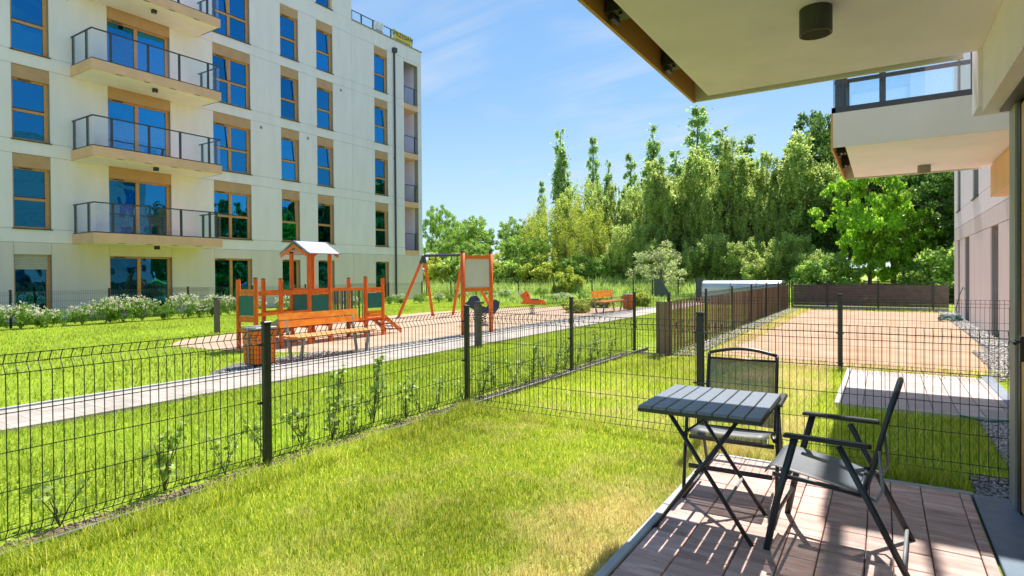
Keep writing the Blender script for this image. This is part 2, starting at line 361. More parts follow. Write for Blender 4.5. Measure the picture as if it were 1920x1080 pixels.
def thing(name, label, cat, loc=(0, 0, 0), rz=0, group=None):
    o = bpy.data.objects.new(name, None); COL.objects.link(o); o.location = loc; o.rotation_euler = (0, 0, rz); o.empty_display_size = .1
    return tag(o, label, cat, group)
def copy_tree(o, loc=None, rz=None, scale=None, label=None, parent=None, kids=None):
    if kids is None:
        kids = {}
        for q in bpy.data.objects:
            if q.parent: kids.setdefault(q.parent.name, []).append(q)
    c = o.copy(); COL.objects.link(c)
    if parent: c.parent = parent
    if loc is not None: c.location = loc
    if rz is not None: c.rotation_euler = (0, 0, rz)
    if scale is not None: c.scale = scale
    if label: c['label'] = label
    for k in kids.get(o.name, []): copy_tree(k, parent=c, kids=kids)
    return c
def bigmesh(name, verts, faces_n, idx, m, parent=None):
    """numpy mesh: verts (n,3); idx flat loop indices; faces_n vertices per face (int or array)"""
    me = bpy.data.meshes.new(name); nf = len(idx) // faces_n if isinstance(faces_n, int) else len(faces_n)
    me.vertices.add(len(verts)); me.vertices.foreach_set('co', np.asarray(verts, np.float32).ravel())
    me.loops.add(len(idx)); me.loops.foreach_set('vertex_index', np.asarray(idx, np.int32))
    me.polygons.add(nf)
    if isinstance(faces_n, int):
        st = np.arange(nf, dtype=np.int32) * faces_n
    else:
        st = np.concatenate([[0], np.cumsum(faces_n)[:-1]]).astype(np.int32)
    me.polygons.foreach_set('loop_start', st)
    me.materials.append(m); me.update(calc_edges=True)
    return link(name, me, parent)
RNG = np.random.default_rng(11)

# ------------------------------------------------------------------ ground sheets
def sheet(name, poly, z, m, **k):
    o = MB().add([(x, y, z) for x, y in poly], [tuple(range(len(poly)))]).build(name, m); 
    if o.data.polygons[0].normal.z < 0: o.data.flip_normals()
    tag(o, kind='structure', **k); return o
def rect(x0, x1, y0, y1): return [(x0, y0), (x1, y0), (x1, y1), (x0, y1)]
# terrain: flat by the houses, a weedy bank rising behind the back fences
def hz(x, y):
    t = min(1, max(0, (y - 33) / 12)); t = t * t * (3 - 2 * t); return 1.5 * t * (1 if x < -2 else .45)
xs = [-600, -200, -80, -60, -50, -40, -32, -26, -20, -14, -8, -4, -1, 6, 14, 25, 60, 200, 600]
ys = [-300, -60, -10, 0, 10, 20, 30, 33, 35, 37, 39, 41, 43, 45, 50, 60, 80, 150, 300, 700]
mb = MB(); mb.v = [(x, y, hz(x, y)) for y in ys for x in xs]; nx = len(xs)
mb.f = [(j * nx + i, j * nx + i + 1, (j + 1) * nx + i + 1, (j + 1) * nx + i) for j in range(len(ys) - 1) for i in range(nx - 1)]
tag(mb.build('ground', M['turf'], smooth=True), kind='structure')

SAND = [(-12.4, 6.35), (-11.2, 6.45), (-10.0, 6.6), (-9.3, 6.9), (-8.6, 7.5), (-8.45, 9), (-8.45, 22.2), (-9.4, 23.6), (-11.5, 23.3), (-13.4, 21), (-14.7, 17), (-14.5, 12), (-13.7, 8.6), (-13.2, 7.0)]
sheet('playground_sand', SAND, .008, M['sand'])
sheet('bare_soil', [(-2.35, 9.35), (1.3, 9.95), (1.75, 13), (1.75, 24.9), (-2.9, 24.9), (-2.85, 20), (-2.7, 14), (-2.6, 10.4)], .008, M['soil'])

# ------------------------------------------------------------------ path of pale blocks
path_root = sheet('path', rect(-7.92, -6.78, -4, 40), .006, M['joint'])
blk = MB().box(-.0992, .0992, -.0992, .0992, 0, .028, bev=.002).mesh('paving_block', M['path_block'])
rest = MB(); cnt = 0
for j in range(0, 190):
    y = -1.0 + j * .2
    off = .1 if j % 2 else 0
    for i in range(5):
        x = -6.9 - i * .2 - .0
        if y < 11 and y > .2 - 1:
            o = link('paving_block', blk, path_root); o.location = (x, y, .006 + random.uniform(0, .003)); cnt += 1
        else:
            rest.box(x - .0992, x + .0992, y - .0992, y + .0992, .008, .034)
tag(rest.build('distant_paving_blocks', M['path_block'], path_root), kind='stuff')
k = MB().box(-7.97, -7.902, -3, 38, 0, .037).build('kerb', M['kerb'], path_root)

# ------------------------------------------------------------------ own terrace
ter = sheet('terrace', rect(-1.115, .46, -.6, 4.62), .004, M['tray'])
cols = [-1.06, -.89, -.775, -.621, -.426, -.275, -.078, .039, .198, .399, .458]
cols = [-1.06, -.86, -.62, -.425, -.27, -.075, .04, .2, .40, .457]
tile_cache = {}
def tiles(root, cols, y0, y1, m, seed, lens=(.2, .2, .4, .3, .2, .3)):
    rnd = random.Random(seed)
    for a, b in zip(cols[:-1], cols[1:]):
        y = y1
        first = rnd.choice((.1, .2, .15, .3)); ln = first
        while y > y0 + .03:
            yb = max(y0, y - ln); w = round(b - a - .005, 3); h = round(y - yb - .005, 3)
            if h < .02: break
            key = (w, h, m.name)
            if key not in tile_cache:
                tile_cache[key] = MB().box(-w / 2, w / 2, -h / 2, h / 2, 0, .03, bev=.0035).mesh('paving_slab', m)
            o = link('paving_slab', tile_cache[key], root)
            o.location = ((a + b) / 2, (y + yb) / 2, .006 + rnd.uniform(0, .0025))
            y = yb; ln = rnd.choice(lens)
tiles(ter, cols, -.6, 4.57, M['paver'], 3)
kb = MB()
for i in range(9): kb.box(-1.12, -1.066, 4.62 - (i + 1) * .6 + .004, 4.62 - i * .6, -.05, .045, bev=.006)
for i in range(2): kb.box(-1.062 + i * .77, -1.062 + (i + 1) * .77 - .004, 4.575, 4.62, -.05, .04, bev=.005)
kb.build('kerb', M['kerb'], ter)
ter2 = sheet('neighbour_terrace', rect(-.40, 1.2, 7.02, 9.62), .010, M['tray'])
tiles(ter2, [-.38, -.18, .02, .22, .42, .62, .82, 1.02, 1.2], 7.03, 9.6, M['paver_pale'], 5, (.4, .6, .3, .4))
MB().box(-.435, -.385, 7.0, 9.62, -.02, .05).box(-.385, 1.2, 7.0, 7.028, -.02, .045).build('kerb', M['kerb'], ter2)

# ------------------------------------------------------------------ gravel
def pebbles(name, regions, n, m, s0, s1, z=.01, label=None):
    """regions: list of (x0,x1,y0,y1); many small stones joined in one"""
    areas = np.array([(r[1] - r[0]) * (r[3] - r[2]) for r in regions]); pick = RNG.choice(len(regions), n, p=areas / areas.sum())
    rg = np.array(regions)[pick]; u = RNG.random((n, 5))
    x = rg[:, 0] + (rg[:, 1] - rg[:, 0]) * u[:, 0]; y = rg[:, 2] + (rg[:, 3] - rg[:, 2]) * u[:, 1]
    s = s0 + (s1 - s0) * u[:, 2] ** 2; a = u[:, 3] * 6.28
    o8 = np.array([(1, 0, 0), (0, 1, 0), (-1, 0, 0), (0, -1, 0), (0, 0, .6), (0, 0, -.6)], float)
    V = np.repeat(o8[None], n, 0) * s[:, None, None]; V[:, :, 1] *= .7; V += (RNG.random(V.shape) - .5) * s[:, None, None] * .5
    ca, sa = np.cos(a)[:, None], np.sin(a)[:, None]; X = V[:, :, 0] * ca - V[:, :, 1] * sa; Y = V[:, :, 0] * sa + V[:, :, 1] * ca
    V[:, :, 0] = X + x[:, None]; V[:, :, 1] = Y + y[:, None]; V[:, :, 2] += z + (s * .3 + u[:, 4] * .012)[:, None]
    F = np.array([(0, 1, 4), (1, 2, 4), (2, 3, 4), (3, 0, 4), (1, 0, 5), (2, 1, 5), (3, 2, 5), (0, 3, 5)]).ravel()
    idx = (F[None] + (np.arange(n) * 6)[:, None]).ravel()
    o = bigmesh(name, V.reshape(-1, 3), 3, idx, m); return tag(o, label, kind='stuff')
GR = [(.50, .92, 4.63, 5.1), (.76, 1.2, 5.1, 7.0)]
for i, r_ in enumerate(GR): sheet('gravel_bed', rect(*r_), .006, M['tray'])
pebbles('gravel', GR, 5200, M['pebble'], .010, .020, label='grey gravel beside the wall and door sill')
sheet('gravel_bed', [(-.0 + 1.2, 9.65), (2.0, 9.65), (2.0, 24.9), (1.74, 24.9), (1.55, 14), (1.2, 9.9)], .012, M['tray'])
pebbles('gravel', [(1.3, 2.0, 9.7, 13), (1.6, 2.0, 13, 24.8)], 6000, M['pebble_pale'], .018, .034, label='pale gravel strip along the far house wall')
FG = [(-3.93, -3.72, -1.5, 9.9), (-3.75, -3.1, 9.85, 10.1)]
for r_ in FG: sheet('gravel_bed', rect(*r_), .009, M['earth'])
pebbles('gravel', FG, 4200, M['pebble_brown'], .007, .016, label='dark gravel strip under the long garden fence')
sheet('gravel_bed', rect(-3.10, -2.72, 10.0, 25.2), .010, M['tray'])
pebbles('gravel', [(-3.08, -2.72, 10.0, 25.2)], 4000, M['pebble'], .016, .030, label='gravel strip at the foot of the brown slat fence')
sheet('gravel_bed', [(-7.98, 4.6), (-7.98, 24), (-8.45, 24), (-8.5, 8), (-8.9, 7.0), (-8.9, 5.6), (-8.4, 4.9)], .007, M['tray'])
pebbles('gravel', [(-8.42, -7.99, 4.9, 23), (-8.85, -8.4, 5.6, 7.4)], 7000, M['pebble_pale'], .012, .028, label='pale gravel strip between the path and the playground sand')
ed = MB()
for i in range(12): ed.box(-3.715, -3.685, -1.5 + i, -.5 + i - .004, -.02, .055)
tag(ed.build('lawn_edging', M['kerb_dark']), 'grey concrete edging strip under the long garden fence', 'edging')

# ------------------------------------------------------------------ grass blades
def blades(name, regions, n, h0, h1, w, m, label, inside=None, outside=(), lean=.5, zf=None):
    areas = np.array([(r[1] - r[0]) * (r[3] - r[2]) for r in regions]); pick = RNG.choice(len(regions), n, p=areas / areas.sum())
    rg = np.array(regions)[pick]; u = RNG.random((n, 2))
    x = rg[:, 0] + (rg[:, 1] - rg[:, 0]) * u[:, 0]; y = rg[:, 2] + (rg[:, 3] - rg[:, 2]) * u[:, 1]
    keep = np.ones(n, bool)
    def pip(poly):
        ins = np.zeros(len(x), bool)
        for (xa, ya), (xb, yb) in zip(poly, poly[1:] + poly[:1]):
            c = ((ya > y) != (yb > y)) & (x < (xb - xa) * (y - ya) / ((yb - ya) + 1e-12) + xa); ins ^= c
        return ins
    for p in outside: keep &= ~pip(p)
    x, y = x[keep], y[keep]; n = len(x)
    clump = .5 + .5 * np.sin(x * 5.1 + 2 * np.sin(y * 3.7)) * np.sin(y * 6.3 + 1.5 * np.sin(x * 4.1))
    h = (h0 + (h1 - h0) * RNG.random(n)) * (.72 + .5 * clump); a = RNG.random(n) * 6.28; b = RNG.random(n) * 6.28; l = h * lean * RNG.random(n) * 1.3
    z = np.array([zf(p, q) for p, q in zip(x, y)]) if zf else np.zeros(n)
    ww = w * (.6 + .8 * RNG.random(n)); dx, dy = np.cos(a) * ww / 2, np.sin(a) * ww / 2; lx, ly = np.cos(b) * l, np.sin(b) * l
    V = np.zeros((n, 5, 3))
    V[:, 0] = np.stack([x - dx, y - dy, z], 1); V[:, 1] = np.stack([x + dx, y + dy, z], 1)
    V[:, 2] = np.stack([x + dx * .8 + lx * .35, y + dy * .8 + ly * .35, z + h * .6], 1); V[:, 3] = np.stack([x - dx * .8 + lx * .35, y - dy * .8 + ly * .35, z + h * .6], 1)
    V[:, 4] = np.stack([x + lx, y + ly, z + h], 1)
    F = np.array([0, 1, 2, 3, 3, 2, 4]); idx = (F[None] + (np.arange(n) * 5)[:, None]).ravel()
    o = bigmesh(name, V.reshape(-1, 3), np.tile([4, 3], n), idx, m); return tag(o, label, kind='stuff')
blades('grass', [(-3.68, -1.13, .4, 4.95), (-3.68, -1.13, .4, 4.95), (-1.1, .44, 4.63, 4.95)], 165000, .016, .060, .0046, M['blade'], 'short green garden lawn with dry yellow patches')
blades('grass', [(-3.70, -3.45, .4, 4.95), (-3.6, -1.0, 4.75, 5.05), (-1.1, .46, 4.66, 4.92)], 20000, .05, .14, .0046, M['blade'], 'longer grass tufts at the foot of the fences')
blades('grass', [(-3.66, .80, 5.0, 9.7)], 62000, .03, .08, .006, M['blade'], 'neighbouring garden lawn behind the cross fence', outside=[rect(-.42, 1.3, 6.98, 9.6), rect(.74, 1.3, 5.1, 7.0)])
blades('grass', [(-6.78, -4.0, -1, 9), (-6.78, -4.0, -1, 9), (-6.78, -4.0, 9, 24)], 90000, .03, .065, .0085, M['blade_far'], 'bright green lawn strip between fence and path')
blades('grass', [(-19.8, -7.95, -2, 30)], 120000, .03, .07, .015, M['blade_far'], 'wide mown lawn around the playground', outside=[SAND, [(-7.9, 4.6), (-7.9, 24), (-8.5, 24), (-8.55, 8), (-8.9, 7.0), (-8.9, 5.6), (-8.4, 4.9)]])
blades('grass', [(-3.0, 1.7, 9.3, 10.4), (-3.0, -2.3, 10, 25), (-3, 2, 24.3, 25.3)], 9000, .03, .09, .010, M['blade'], 'sparse grass fringe around the bare soil')
blades('meadow_grass', [(-34, -3.4, 31.2, 45)], 46000, .35, .95, .05, M['meadow_blade'], 'tall wild meadow grass on the bank behind the back fence', zf=hz, lean=.6)
blades('meadow_grass', [(-20.0, -8.6, 24.2, 31)], 14000, .12, .38, .03, M['meadow_blade'], 'long rough grass between playground and back fence', lean=.6)

# ------------------------------------------------------------------ apartment building across the lawn
XF = -23.7
B = thing('apartment_building', 'white five storey apartment block with glazed balconies and ochre window boxes', 'building', (XF, 14, 0))
def bp(mb, name, m, parent=None, smooth=False):
    """part of the far building, coordinates given in world metres"""
    o = mb.build(name, m, parent or B, smooth)
    par = parent or B
    off = Vector((XF, 14, 0)); p = par
    acc = Vector((0, 0, 0))
    while p is not None: acc += p.location; p = p.parent
    o.data.transform(Matrix.Translation(-acc)); return o
F = 2.89
WC = {'1': (7.33, 8.35), '3': (14.06, 15.78), '4': (17.34, 18.33), '5': (19.4, 20.41), '6': (23.3, 24.31)}
D2 = (10.11, 12.31)
LOG = (25.66, 26.87)
Y0, Y1 = 0.0, 27.2
zones = []   # (z0, z1, openings, material)
zones.append((0, 2.60, [(a, b, .10, 2.20) for a, b in list(WC.values()) + [D2]], 'render_beige'))
for kf in range(4):
    zb = 2.60 + F * kf
    zones.append((zb, zb + .455, [(D2[0], D2[1], zb + .3, zb + .455)] + [(LOG[0], LOG[1], zb, zb + .455)], 'render_white'))
    top = zb + F if kf < 3 else 14.18
    ops = [(a, b, zb + .455, zb + 2.88) for a, b in WC.values()] + [(D2[0], D2[1], zb + .455, zb + 2.88), (LOG[0], LOG[1], zb + .455, top if kf < 3 else 14.0)]
    zones.append((zb + .455, top, ops, 'render_white'))
zones.append((14.18, 14.95, [], 'render_white'))
wall = MB(); g = .012
JY = [0, 3.2, 21.68, 27.2]
def cut(y0, y1, z0, z1, ops):
    """tile a zone into rectangles around its openings"""
    res = []; ys_ = sorted(set([y0, y1] + [a for a, b, c, d in ops if y0 < a < y1] + [b for a, b, c, d in ops if y0 < b < y1]))
    for a, b in zip(ys_[:-1], ys_[1:]):
        hit = [o for o in ops if o[0] < (a + b) / 2 < o[1]]
        if not hit: res.append((a, b, z0, z1)); continue
        h = hit[0]
        if h[2] > z0 + .01: res.append((a, b, z0, h[2]))
        if h[3] < z1 - .01: res.append((a, b, h[3], z1))
    return res
for z0, z1, ops, mname in zones:
    for a, b in zip(JY[:-1], JY[1:]):
        loc_ops = [o for o in ops if o[1] > a and o[0] < b]
        for (ya, yb, za, zb_) in cut(a, b, z0, z1, loc_ops):
            wall.box(XF - .30, XF - .025, ya, yb, za, zb_)
            if yb - ya > .05 and zb_ - za > .03:
                bp(MB().box(XF - .024, XF, ya + g / 2, yb - g / 2, za + g / 2, zb_ - g / 2), 'facade_panel', M[mname])
bp(wall, 'wall', M['joint'])
bp(MB().box(XF - .32, XF - 14, Y0, Y1 - .02, 0, .08).box(XF - 14, XF - 14.3, Y0, Y1, 0, 14.95).box(XF - .3, XF - 14, Y1 - .3, Y1, 0, 14.95).box(XF - .3, XF - 14, Y0, Y0 + .3, 0, 14.95), 'side_wall', M['render_white'])
bp(MB().box(XF - .25, XF - 14.2, Y0 + .01, Y1 - .01, 14.70, 14.94), 'roof', M['metal_grey'])
bp(MB().box(XF + .05, XF - .35, 21.7, Y1 + .05, 14.952, 15.0).box(XF - .35, XF - 14.3, Y1 - .35, Y1 + .05, 14.952, 15.0), 'coping', M['metal_grey'])
bp(MB().box(XF - .9, XF - 1.0, Y0 + .3, 25.2, .1, 14.6), 'dark_room_sheet', M['room'])  # near-black sheet, painted as the darkness of unlit rooms behind the panes
# recessed top storey
pw = MB(); ptop = 18.2
for (a, b, c, d) in cut(Y0, 21.7, 14.953, ptop, [(19.4, 20.41, 14.95, 17.0)]): pw.box(XF - .3, XF, a, b, c, d)
pw.box(XF - .3, XF - 9, 21.4, 21.7, 14.953, ptop).box(XF - .3, XF - 9, Y0, 21.39, 18.0, 18.19)
bp(pw, 'top_storey_wall', M['render_white'])

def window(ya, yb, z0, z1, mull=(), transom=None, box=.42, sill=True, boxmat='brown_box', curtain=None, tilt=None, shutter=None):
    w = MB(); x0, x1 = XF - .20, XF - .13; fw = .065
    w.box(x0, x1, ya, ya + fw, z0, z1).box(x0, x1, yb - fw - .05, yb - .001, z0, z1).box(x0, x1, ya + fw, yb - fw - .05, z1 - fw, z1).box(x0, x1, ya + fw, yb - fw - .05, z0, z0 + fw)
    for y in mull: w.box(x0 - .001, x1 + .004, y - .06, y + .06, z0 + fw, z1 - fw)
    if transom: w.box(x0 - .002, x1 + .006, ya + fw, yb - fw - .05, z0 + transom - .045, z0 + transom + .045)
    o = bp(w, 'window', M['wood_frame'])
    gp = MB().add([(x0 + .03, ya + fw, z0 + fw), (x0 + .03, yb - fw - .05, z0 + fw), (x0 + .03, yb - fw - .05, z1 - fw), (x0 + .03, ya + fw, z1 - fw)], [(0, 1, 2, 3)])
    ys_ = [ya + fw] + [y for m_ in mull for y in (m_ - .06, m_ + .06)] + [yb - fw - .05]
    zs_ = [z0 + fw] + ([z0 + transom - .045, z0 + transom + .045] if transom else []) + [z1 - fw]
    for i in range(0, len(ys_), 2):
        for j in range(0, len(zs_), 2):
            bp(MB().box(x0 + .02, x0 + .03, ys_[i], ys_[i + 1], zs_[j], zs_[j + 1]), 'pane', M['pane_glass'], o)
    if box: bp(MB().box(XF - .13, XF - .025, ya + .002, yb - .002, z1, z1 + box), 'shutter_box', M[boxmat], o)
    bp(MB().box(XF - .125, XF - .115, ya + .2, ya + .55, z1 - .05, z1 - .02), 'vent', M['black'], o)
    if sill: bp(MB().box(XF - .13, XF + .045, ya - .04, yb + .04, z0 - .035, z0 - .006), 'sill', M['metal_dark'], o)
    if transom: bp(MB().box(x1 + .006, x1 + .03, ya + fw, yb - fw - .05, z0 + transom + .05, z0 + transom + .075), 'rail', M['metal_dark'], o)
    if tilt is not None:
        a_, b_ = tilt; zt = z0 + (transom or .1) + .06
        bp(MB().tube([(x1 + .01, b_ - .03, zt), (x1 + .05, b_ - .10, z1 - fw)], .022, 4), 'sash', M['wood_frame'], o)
    if curtain:
        for a_, b_ in curtain:
            n = 14; vs = []; fs = []
            for i in range(n + 1):
                y = a_ + (b_ - a_) * i / n; x = x0 - .12 + .025 * math.sin(i * 2.1)
                vs += [(x, y, z0 + .05), (x, y, z1 - .08)]
            fs = [(2 * i, 2 * i + 2, 2 * i + 3, 2 * i + 1) for i in range(n)]
            bp(MB().add(vs, fs), 'curtain', M['curtain'], o)
    if shutter:
        n = int((z1 - shutter) / .055)
        for i in range(n): bp(MB().box(XF - .115, XF - .10, ya + .03, yb - .09, z1 - (i + 1) * .055 + .004, z1 - i * .055), 'shutter_slat', M['shutter'], o)
    return o
for kf in range(4):
    zs_ = 3.06 + F * kf; zt = 5.06 + F * kf
    window(*WC['1'], zs_, zt, transom=.97, curtain=[(WC['1'][0] + .08, WC['1'][0] + .38)] if kf == 2 else None)
    a, b = WC['3']; window(a, b, zs_, zt, mull=(a + .80,), transom=.97, tilt=(a, a + .76) if kf else None, curtain=[(a + 1.15, b - .15)] if kf in (1, 2) else None)
    window(*WC['4'], zs_, zt, transom=.93, tilt=(WC['4'][0], WC['4'][1] - .12) if kf != 3 else None, curtain=[(WC['4'][0] + .1, WC['4'][1] - .2)] if kf == 3 else None)
    window(*WC['5'], zs_, zt, transom=.93, tilt=(WC['5'][0], WC['5'][1] - .12) if kf in (1, 3) else None, curtain=[(WC['5'][0] + .55, WC['5'][1] - .15)] if kf in (0, 3) else None)
    window(*WC['6'], zs_, zt, transom=.93, tilt=(WC['6'][0], WC['6'][1] - .12) if kf in (0, 2) else None, curtain=[(WC['6'][0] + .08, WC['6'][0] + .4)] if kf == 1 else None)
    window(*D2, 2.96 + F * kf, zt, mull=((D2[0] + D2[1]) / 2 - .08,), sill=False, boxmat='brown_box')
for kname, (a, b) in WC.items():
    window(a, b, .11, 2.2 if kname != '1' else 2.26, mull=(a + .80,) if kname == '3' else (), box=0, sill=False, shutter=1.68 if kname == '1' else None)
window(*D2, .11, 2.2, mull=((D2[0] + D2[1]) / 2 - .06,), box=0, sill=False)
window(19.4, 20.41, 14.98, 17.0, transom=.93, box=0, curtain=[(19.5, 20.2)])

def railing(parent, pts, z0, z1, posts, name='railing'):
    """glass railing along a polyline pts [(x,y)..]; posts = list of (x,y)"""
    top = MB(); low = MB()
    for (xa, ya), (xb, yb) in zip(pts[:-1], pts[1:]):
        top.tube([(xa, ya, z1), (xb, yb, z1)], .028, 4); low.tube([(xa, ya, z0 + .02), (xb, yb, z0 + .02)], .026, 4)
        s = .04; L_ = math.hypot(xb - xa, yb - ya); ux, uy = (xb - xa) / L_, (yb - ya) / L_; nx_, ny_ = -uy * .005, ux * .005
        a = (xa + ux * s, ya + uy * s); b = (xb - ux * s, yb - uy * s)
        gl = MB().add([(a[0] + nx_, a[1] + ny_, z0 + .05), (b[0] + nx_, b[1] + ny_, z0 + .05), (b[0] + nx_, b[1] + ny_, z1 - .03), (a[0] + nx_, a[1] + ny_, z1 - .03),
                       (a[0] - nx_, a[1] - ny_, z0 + .05), (b[0] - nx_, b[1] - ny_, z0 + .05), (b[0] - nx_, b[1] - ny_, z1 - .03), (a[0] - nx_, a[1] - ny_, z1 - .03)],
                      [(0, 1, 2, 3), (7, 6, 5, 4), (0, 4, 5, 1), (1, 5, 6, 2), (2, 6, 7, 3), (3, 7, 4, 0)])
        bp(gl, 'glass_panel', M['rail_glass'], parent)
    bp(top, 'handrail', M['metal_dark'], parent); bp(low, 'base_rail', M['metal_dark'], parent)
    for x, y in posts: bp(MB().box(x - .028, x + .028, y - .035, y + .035, z0, z1), 'post', M['metal_dark'], parent)
XB = -22.1
for kf in range(4):
    z0 = 2.58 + F * kf
    sl = bp(MB().box(XF + .002, XB, 8.95, 13.45, z0 + .02, z0 + .35), 'balcony', M['ochre'])
    bp(MB().box(XF + .01, XB - .06, 9.01, 13.39, z0, z0 + .019), 'soffit', M['soffit'], sl)
    for yy in (9.7, 10.6, 11.5, 12.4): bp(MB().box(XB - .05, XB - .02, yy, yy + .22, z0 + .008, z0 + .0195), 'drip_slot', M['black'], sl)
    bp(MB().box(XB - .5, XB - .46, 13.40, 13.43, z0 + .01, z0 + .018).box(XF + .3, XB - .1, 13.40, 13.44, z0 + .006, z0 + .0195), 'drip_edge', M['black'], sl)
    railing(sl, [(XF + .04, 8.98), (XB - .03, 8.98), (XB - .03, 13.42), (XF + .04, 13.42)], z0 + .35, z0 + 1.36,
            [(XF + .15, 9.0), (XB - .45, 9.0), (XB - .05, 9.55), (XB - .05, 10.75), (XB - .05, 11.85), (XB - .05, 12.95), (XF + .3, 13.40), (XB - .35, 13.40)])
    # loggia at the corner
    lg = bp(MB().box(XF - 1.5, XF - .002, LOG[0] - .0, LOG[1], z0 + .01, z0 + .33), 'balcony', M['ochre'])
    zt = (14.0 if kf == 3 else z0 + F + .008)
    bp(MB().box(XF - 1.6, XF - 1.5, LOG[0], LOG[1], z0 + .33, zt).box(XF - 1.5, XF - .301, LOG[0] - .1, LOG[0] - .001, z0 + .33, zt).box(XF - 1.5, XF - .301, LOG[1] + .001, LOG[1] + .03, z0 + .33, zt), 'loggia_wall', M['soffit'], lg)
    railing(lg, [(XF - .06, LOG[0] + .03), (XF - .06, LOG[1] - .03)], z0 + .33, z0 + 1.32, [(XF - .06, LOG[0] + .04), (XF - .06, LOG[1] - .25)])
rr = bp(MB().box(XF - .16, XF - .08, 21.75, 26.6, 15.001, 15.03), 'roof_railing_base', M['metal_grey'])
railing(rr, [(XF - .12, 21.75), (XF - .12, 26.6)], 15.02, 15.55, [(XF - .12, y) for y in (21.8, 22.5, 23.35, 24.1, 24.75, 26.5)])
dp = bp(MB().tube([(XF + .07, 24.82, .05), (XF + .07, 24.82, 14.25)], .055, 10), 'downpipe', M['metal_dark'])
bp(MB().box(XF + .003, XF + .20, 24.70, 24.94, 14.2, 14.45).tube([(XF + .07, 24.82, 14.24), (XF + .07, 24.82, 14.10)], [.09, .055], 10), 'hopper', M['metal_dark'], dp)
def lamp_box(z, lab):
    o = thing('ceiling_lamp', lab, 'lamp', (-22.6, 11.2, z), group='balcony ceiling lamps of the far block')
    MB().box(-.07, .07, -.07, .07, -.135, -.002).build('housing', M['black'], o); MB().cyl(0, 0, -.142, -.136, .045, 10).build('lens', M['lens'], o)
for kf, nm in enumerate(('first', 'second', 'third', 'fourth')):
    lamp_box(2.58 + F * kf, f'small black lamp under the {nm} balcony slab above the ground across the lawn')
# banners
def text_mesh(name, s, size, m, parent, mat4, extrude=.002):
    cu = bpy.data.curves.new(name, 'FONT'); cu.body = s; cu.size = size; cu.extrude = extrude; cu.align_x = 'CENTER'; cu.align_y = 'CENTER'
    tmp = bpy.data.objects.new('tmp', cu); COL.objects.link(tmp)
    bpy.context.view_layer.update()
    me = bpy.data.meshes.new_from_object(tmp.evaluated_get(bpy.context.evaluated_depsgraph_get()))
    bpy.data.objects.remove(tmp); bpy.data.curves.remove(cu)
    me.name = name; me.materials.clear(); me.materials.append(m); me.transform(mat4)
    return link(name, me, parent)
def banner(lab, ya, yb, za, zb, m, word, size, zo):
    o = thing('banner', lab, 'banner', (XF - .05, (ya + yb) / 2, za)); w = (yb - ya) / 2; h = zb - za
    n = 12; vs = []; fs = []
    for i in range(n + 1):
        y = -w + 2 * w * i / n; dx = .012 * math.sin(i * 1.3)
        for zz in (-.0, h): vs.append((dx - .006, y, zz - .03 * math.sin(pi * i / n) * (1 if zz else .6)))
        for zz in (-.0, h): vs.append((dx - .012, y, zz - .03 * math.sin(pi * i / n) * (1 if zz else .6)))
    for i in range(n):
        a = 4 * i; b = a + 4
        fs += [(a, b, b + 1, a + 1), (b + 2, a + 2, a + 3, b + 3), (a + 1, b + 1, b + 3, a + 3), (a, a + 2, b + 2, b)]
    MB().add(vs, fs).build('cloth', m, o)
    rot = Matrix(((0, 0, 1, .012), (1, 0, 0, 0), (0, 1, 0, zo), (0, 0, 0, 1)))
    if word: text_mesh('lettering', word, size, M['black'], o, rot)
    ln = MB()
    rnd = random.Random(len(lab)); y = -w * .75
    while y < w * .7:
        l = rnd.uniform(.03, .09); ln.box(.008, .014, y, y + l, h * .16, h * .16 + .045); y += l + .03
    ln.build('fine_print', M['metal_dark'], o)
for (a_, b_) in WC.values():
    for kf in range(4):
        if (kf + int(a_)) % 3 == 0: bp(MB().box(XF + .001, XF + .012, b_ + .45, b_ + .57, 5.2 + F * kf, 5.32 + F * kf), 'wall_vent', M['metal_grey'])
banner('yellow banner with black lettering tied to the roof railing', 24.85, 26.45, 14.98, 15.62, M['yellow'], 'SPRZEDAM', .36, .42)
banner('white banner with small grey print on the roof railing', 23.4, 24.1, 14.98, 15.62, M['banner_white'], None, .2, .4)

# ------------------------------------------------------------------ own house: balconies, wall, door
H = thing('apartment_building', 'house the terrace belongs to, with grey soffits overhead and a stepped facade', 'building', (0, 0, 0))
def hb(mb, name, m, parent=None, smooth=False): return mb.build(name, m, parent or H, smooth)
# own section (facade X=.52 above, glass door below)
hb(MB().box(.521, 9, -4, 4.62, 2.40, 9).box(.5, 9, 4.621, 4.9, 2.44, 9), 'wall', M['render_grey'])
hb(MB().box(1.2, 9, 4.9, 8.42, 0, 2.379).box(2.01, 9, 8.421, 9.65, 0, 2.379).box(1.2, 9, 4.9, 9.65, 2.38, 9).box(.95, 9, -4, 4.62, 0, 2.399).box(.80, .95, 4.60, 4.62, 0, 2.399).box(.70, 1.2, 4.621, 4.9, 0, 2.439), 'lower_wall', M['render_pale'])
hb(MB().box(1.17, 1.5, 7.2, 9.66, 2.37, 2.77), 'shutter_box', M['ochre'])
hb(MB().box(.47, .82, 1.0, 4.6, .0, .035, bev=.004), 'door_sill', M['sill_stone'])
hb(MB().box(1.08, 1.2, 7.0, 9.8, .0, .045, bev=.004), 'door_sill', M['sill_stone'])
door = hb(MB().box(.66, .80, 4.12, 4.325, .06, 2.36).box(.66, .80, 1.2, 1.33, .06, 2.36).box(.66, .80, 1.33, 4.12, 2.25, 2.36).box(.66, .80, 1.33, 4.12, .06, .17), 'door', M['wood_frame'])
hb(MB().box(.72, .735, 1.33, 4.12, .17, 2.25), 'pane', M['door_glass'], door)
hb(MB().box(.655, .80, 4.33, 4.41, .036, 2.38), 'gasket', M['black'], door)
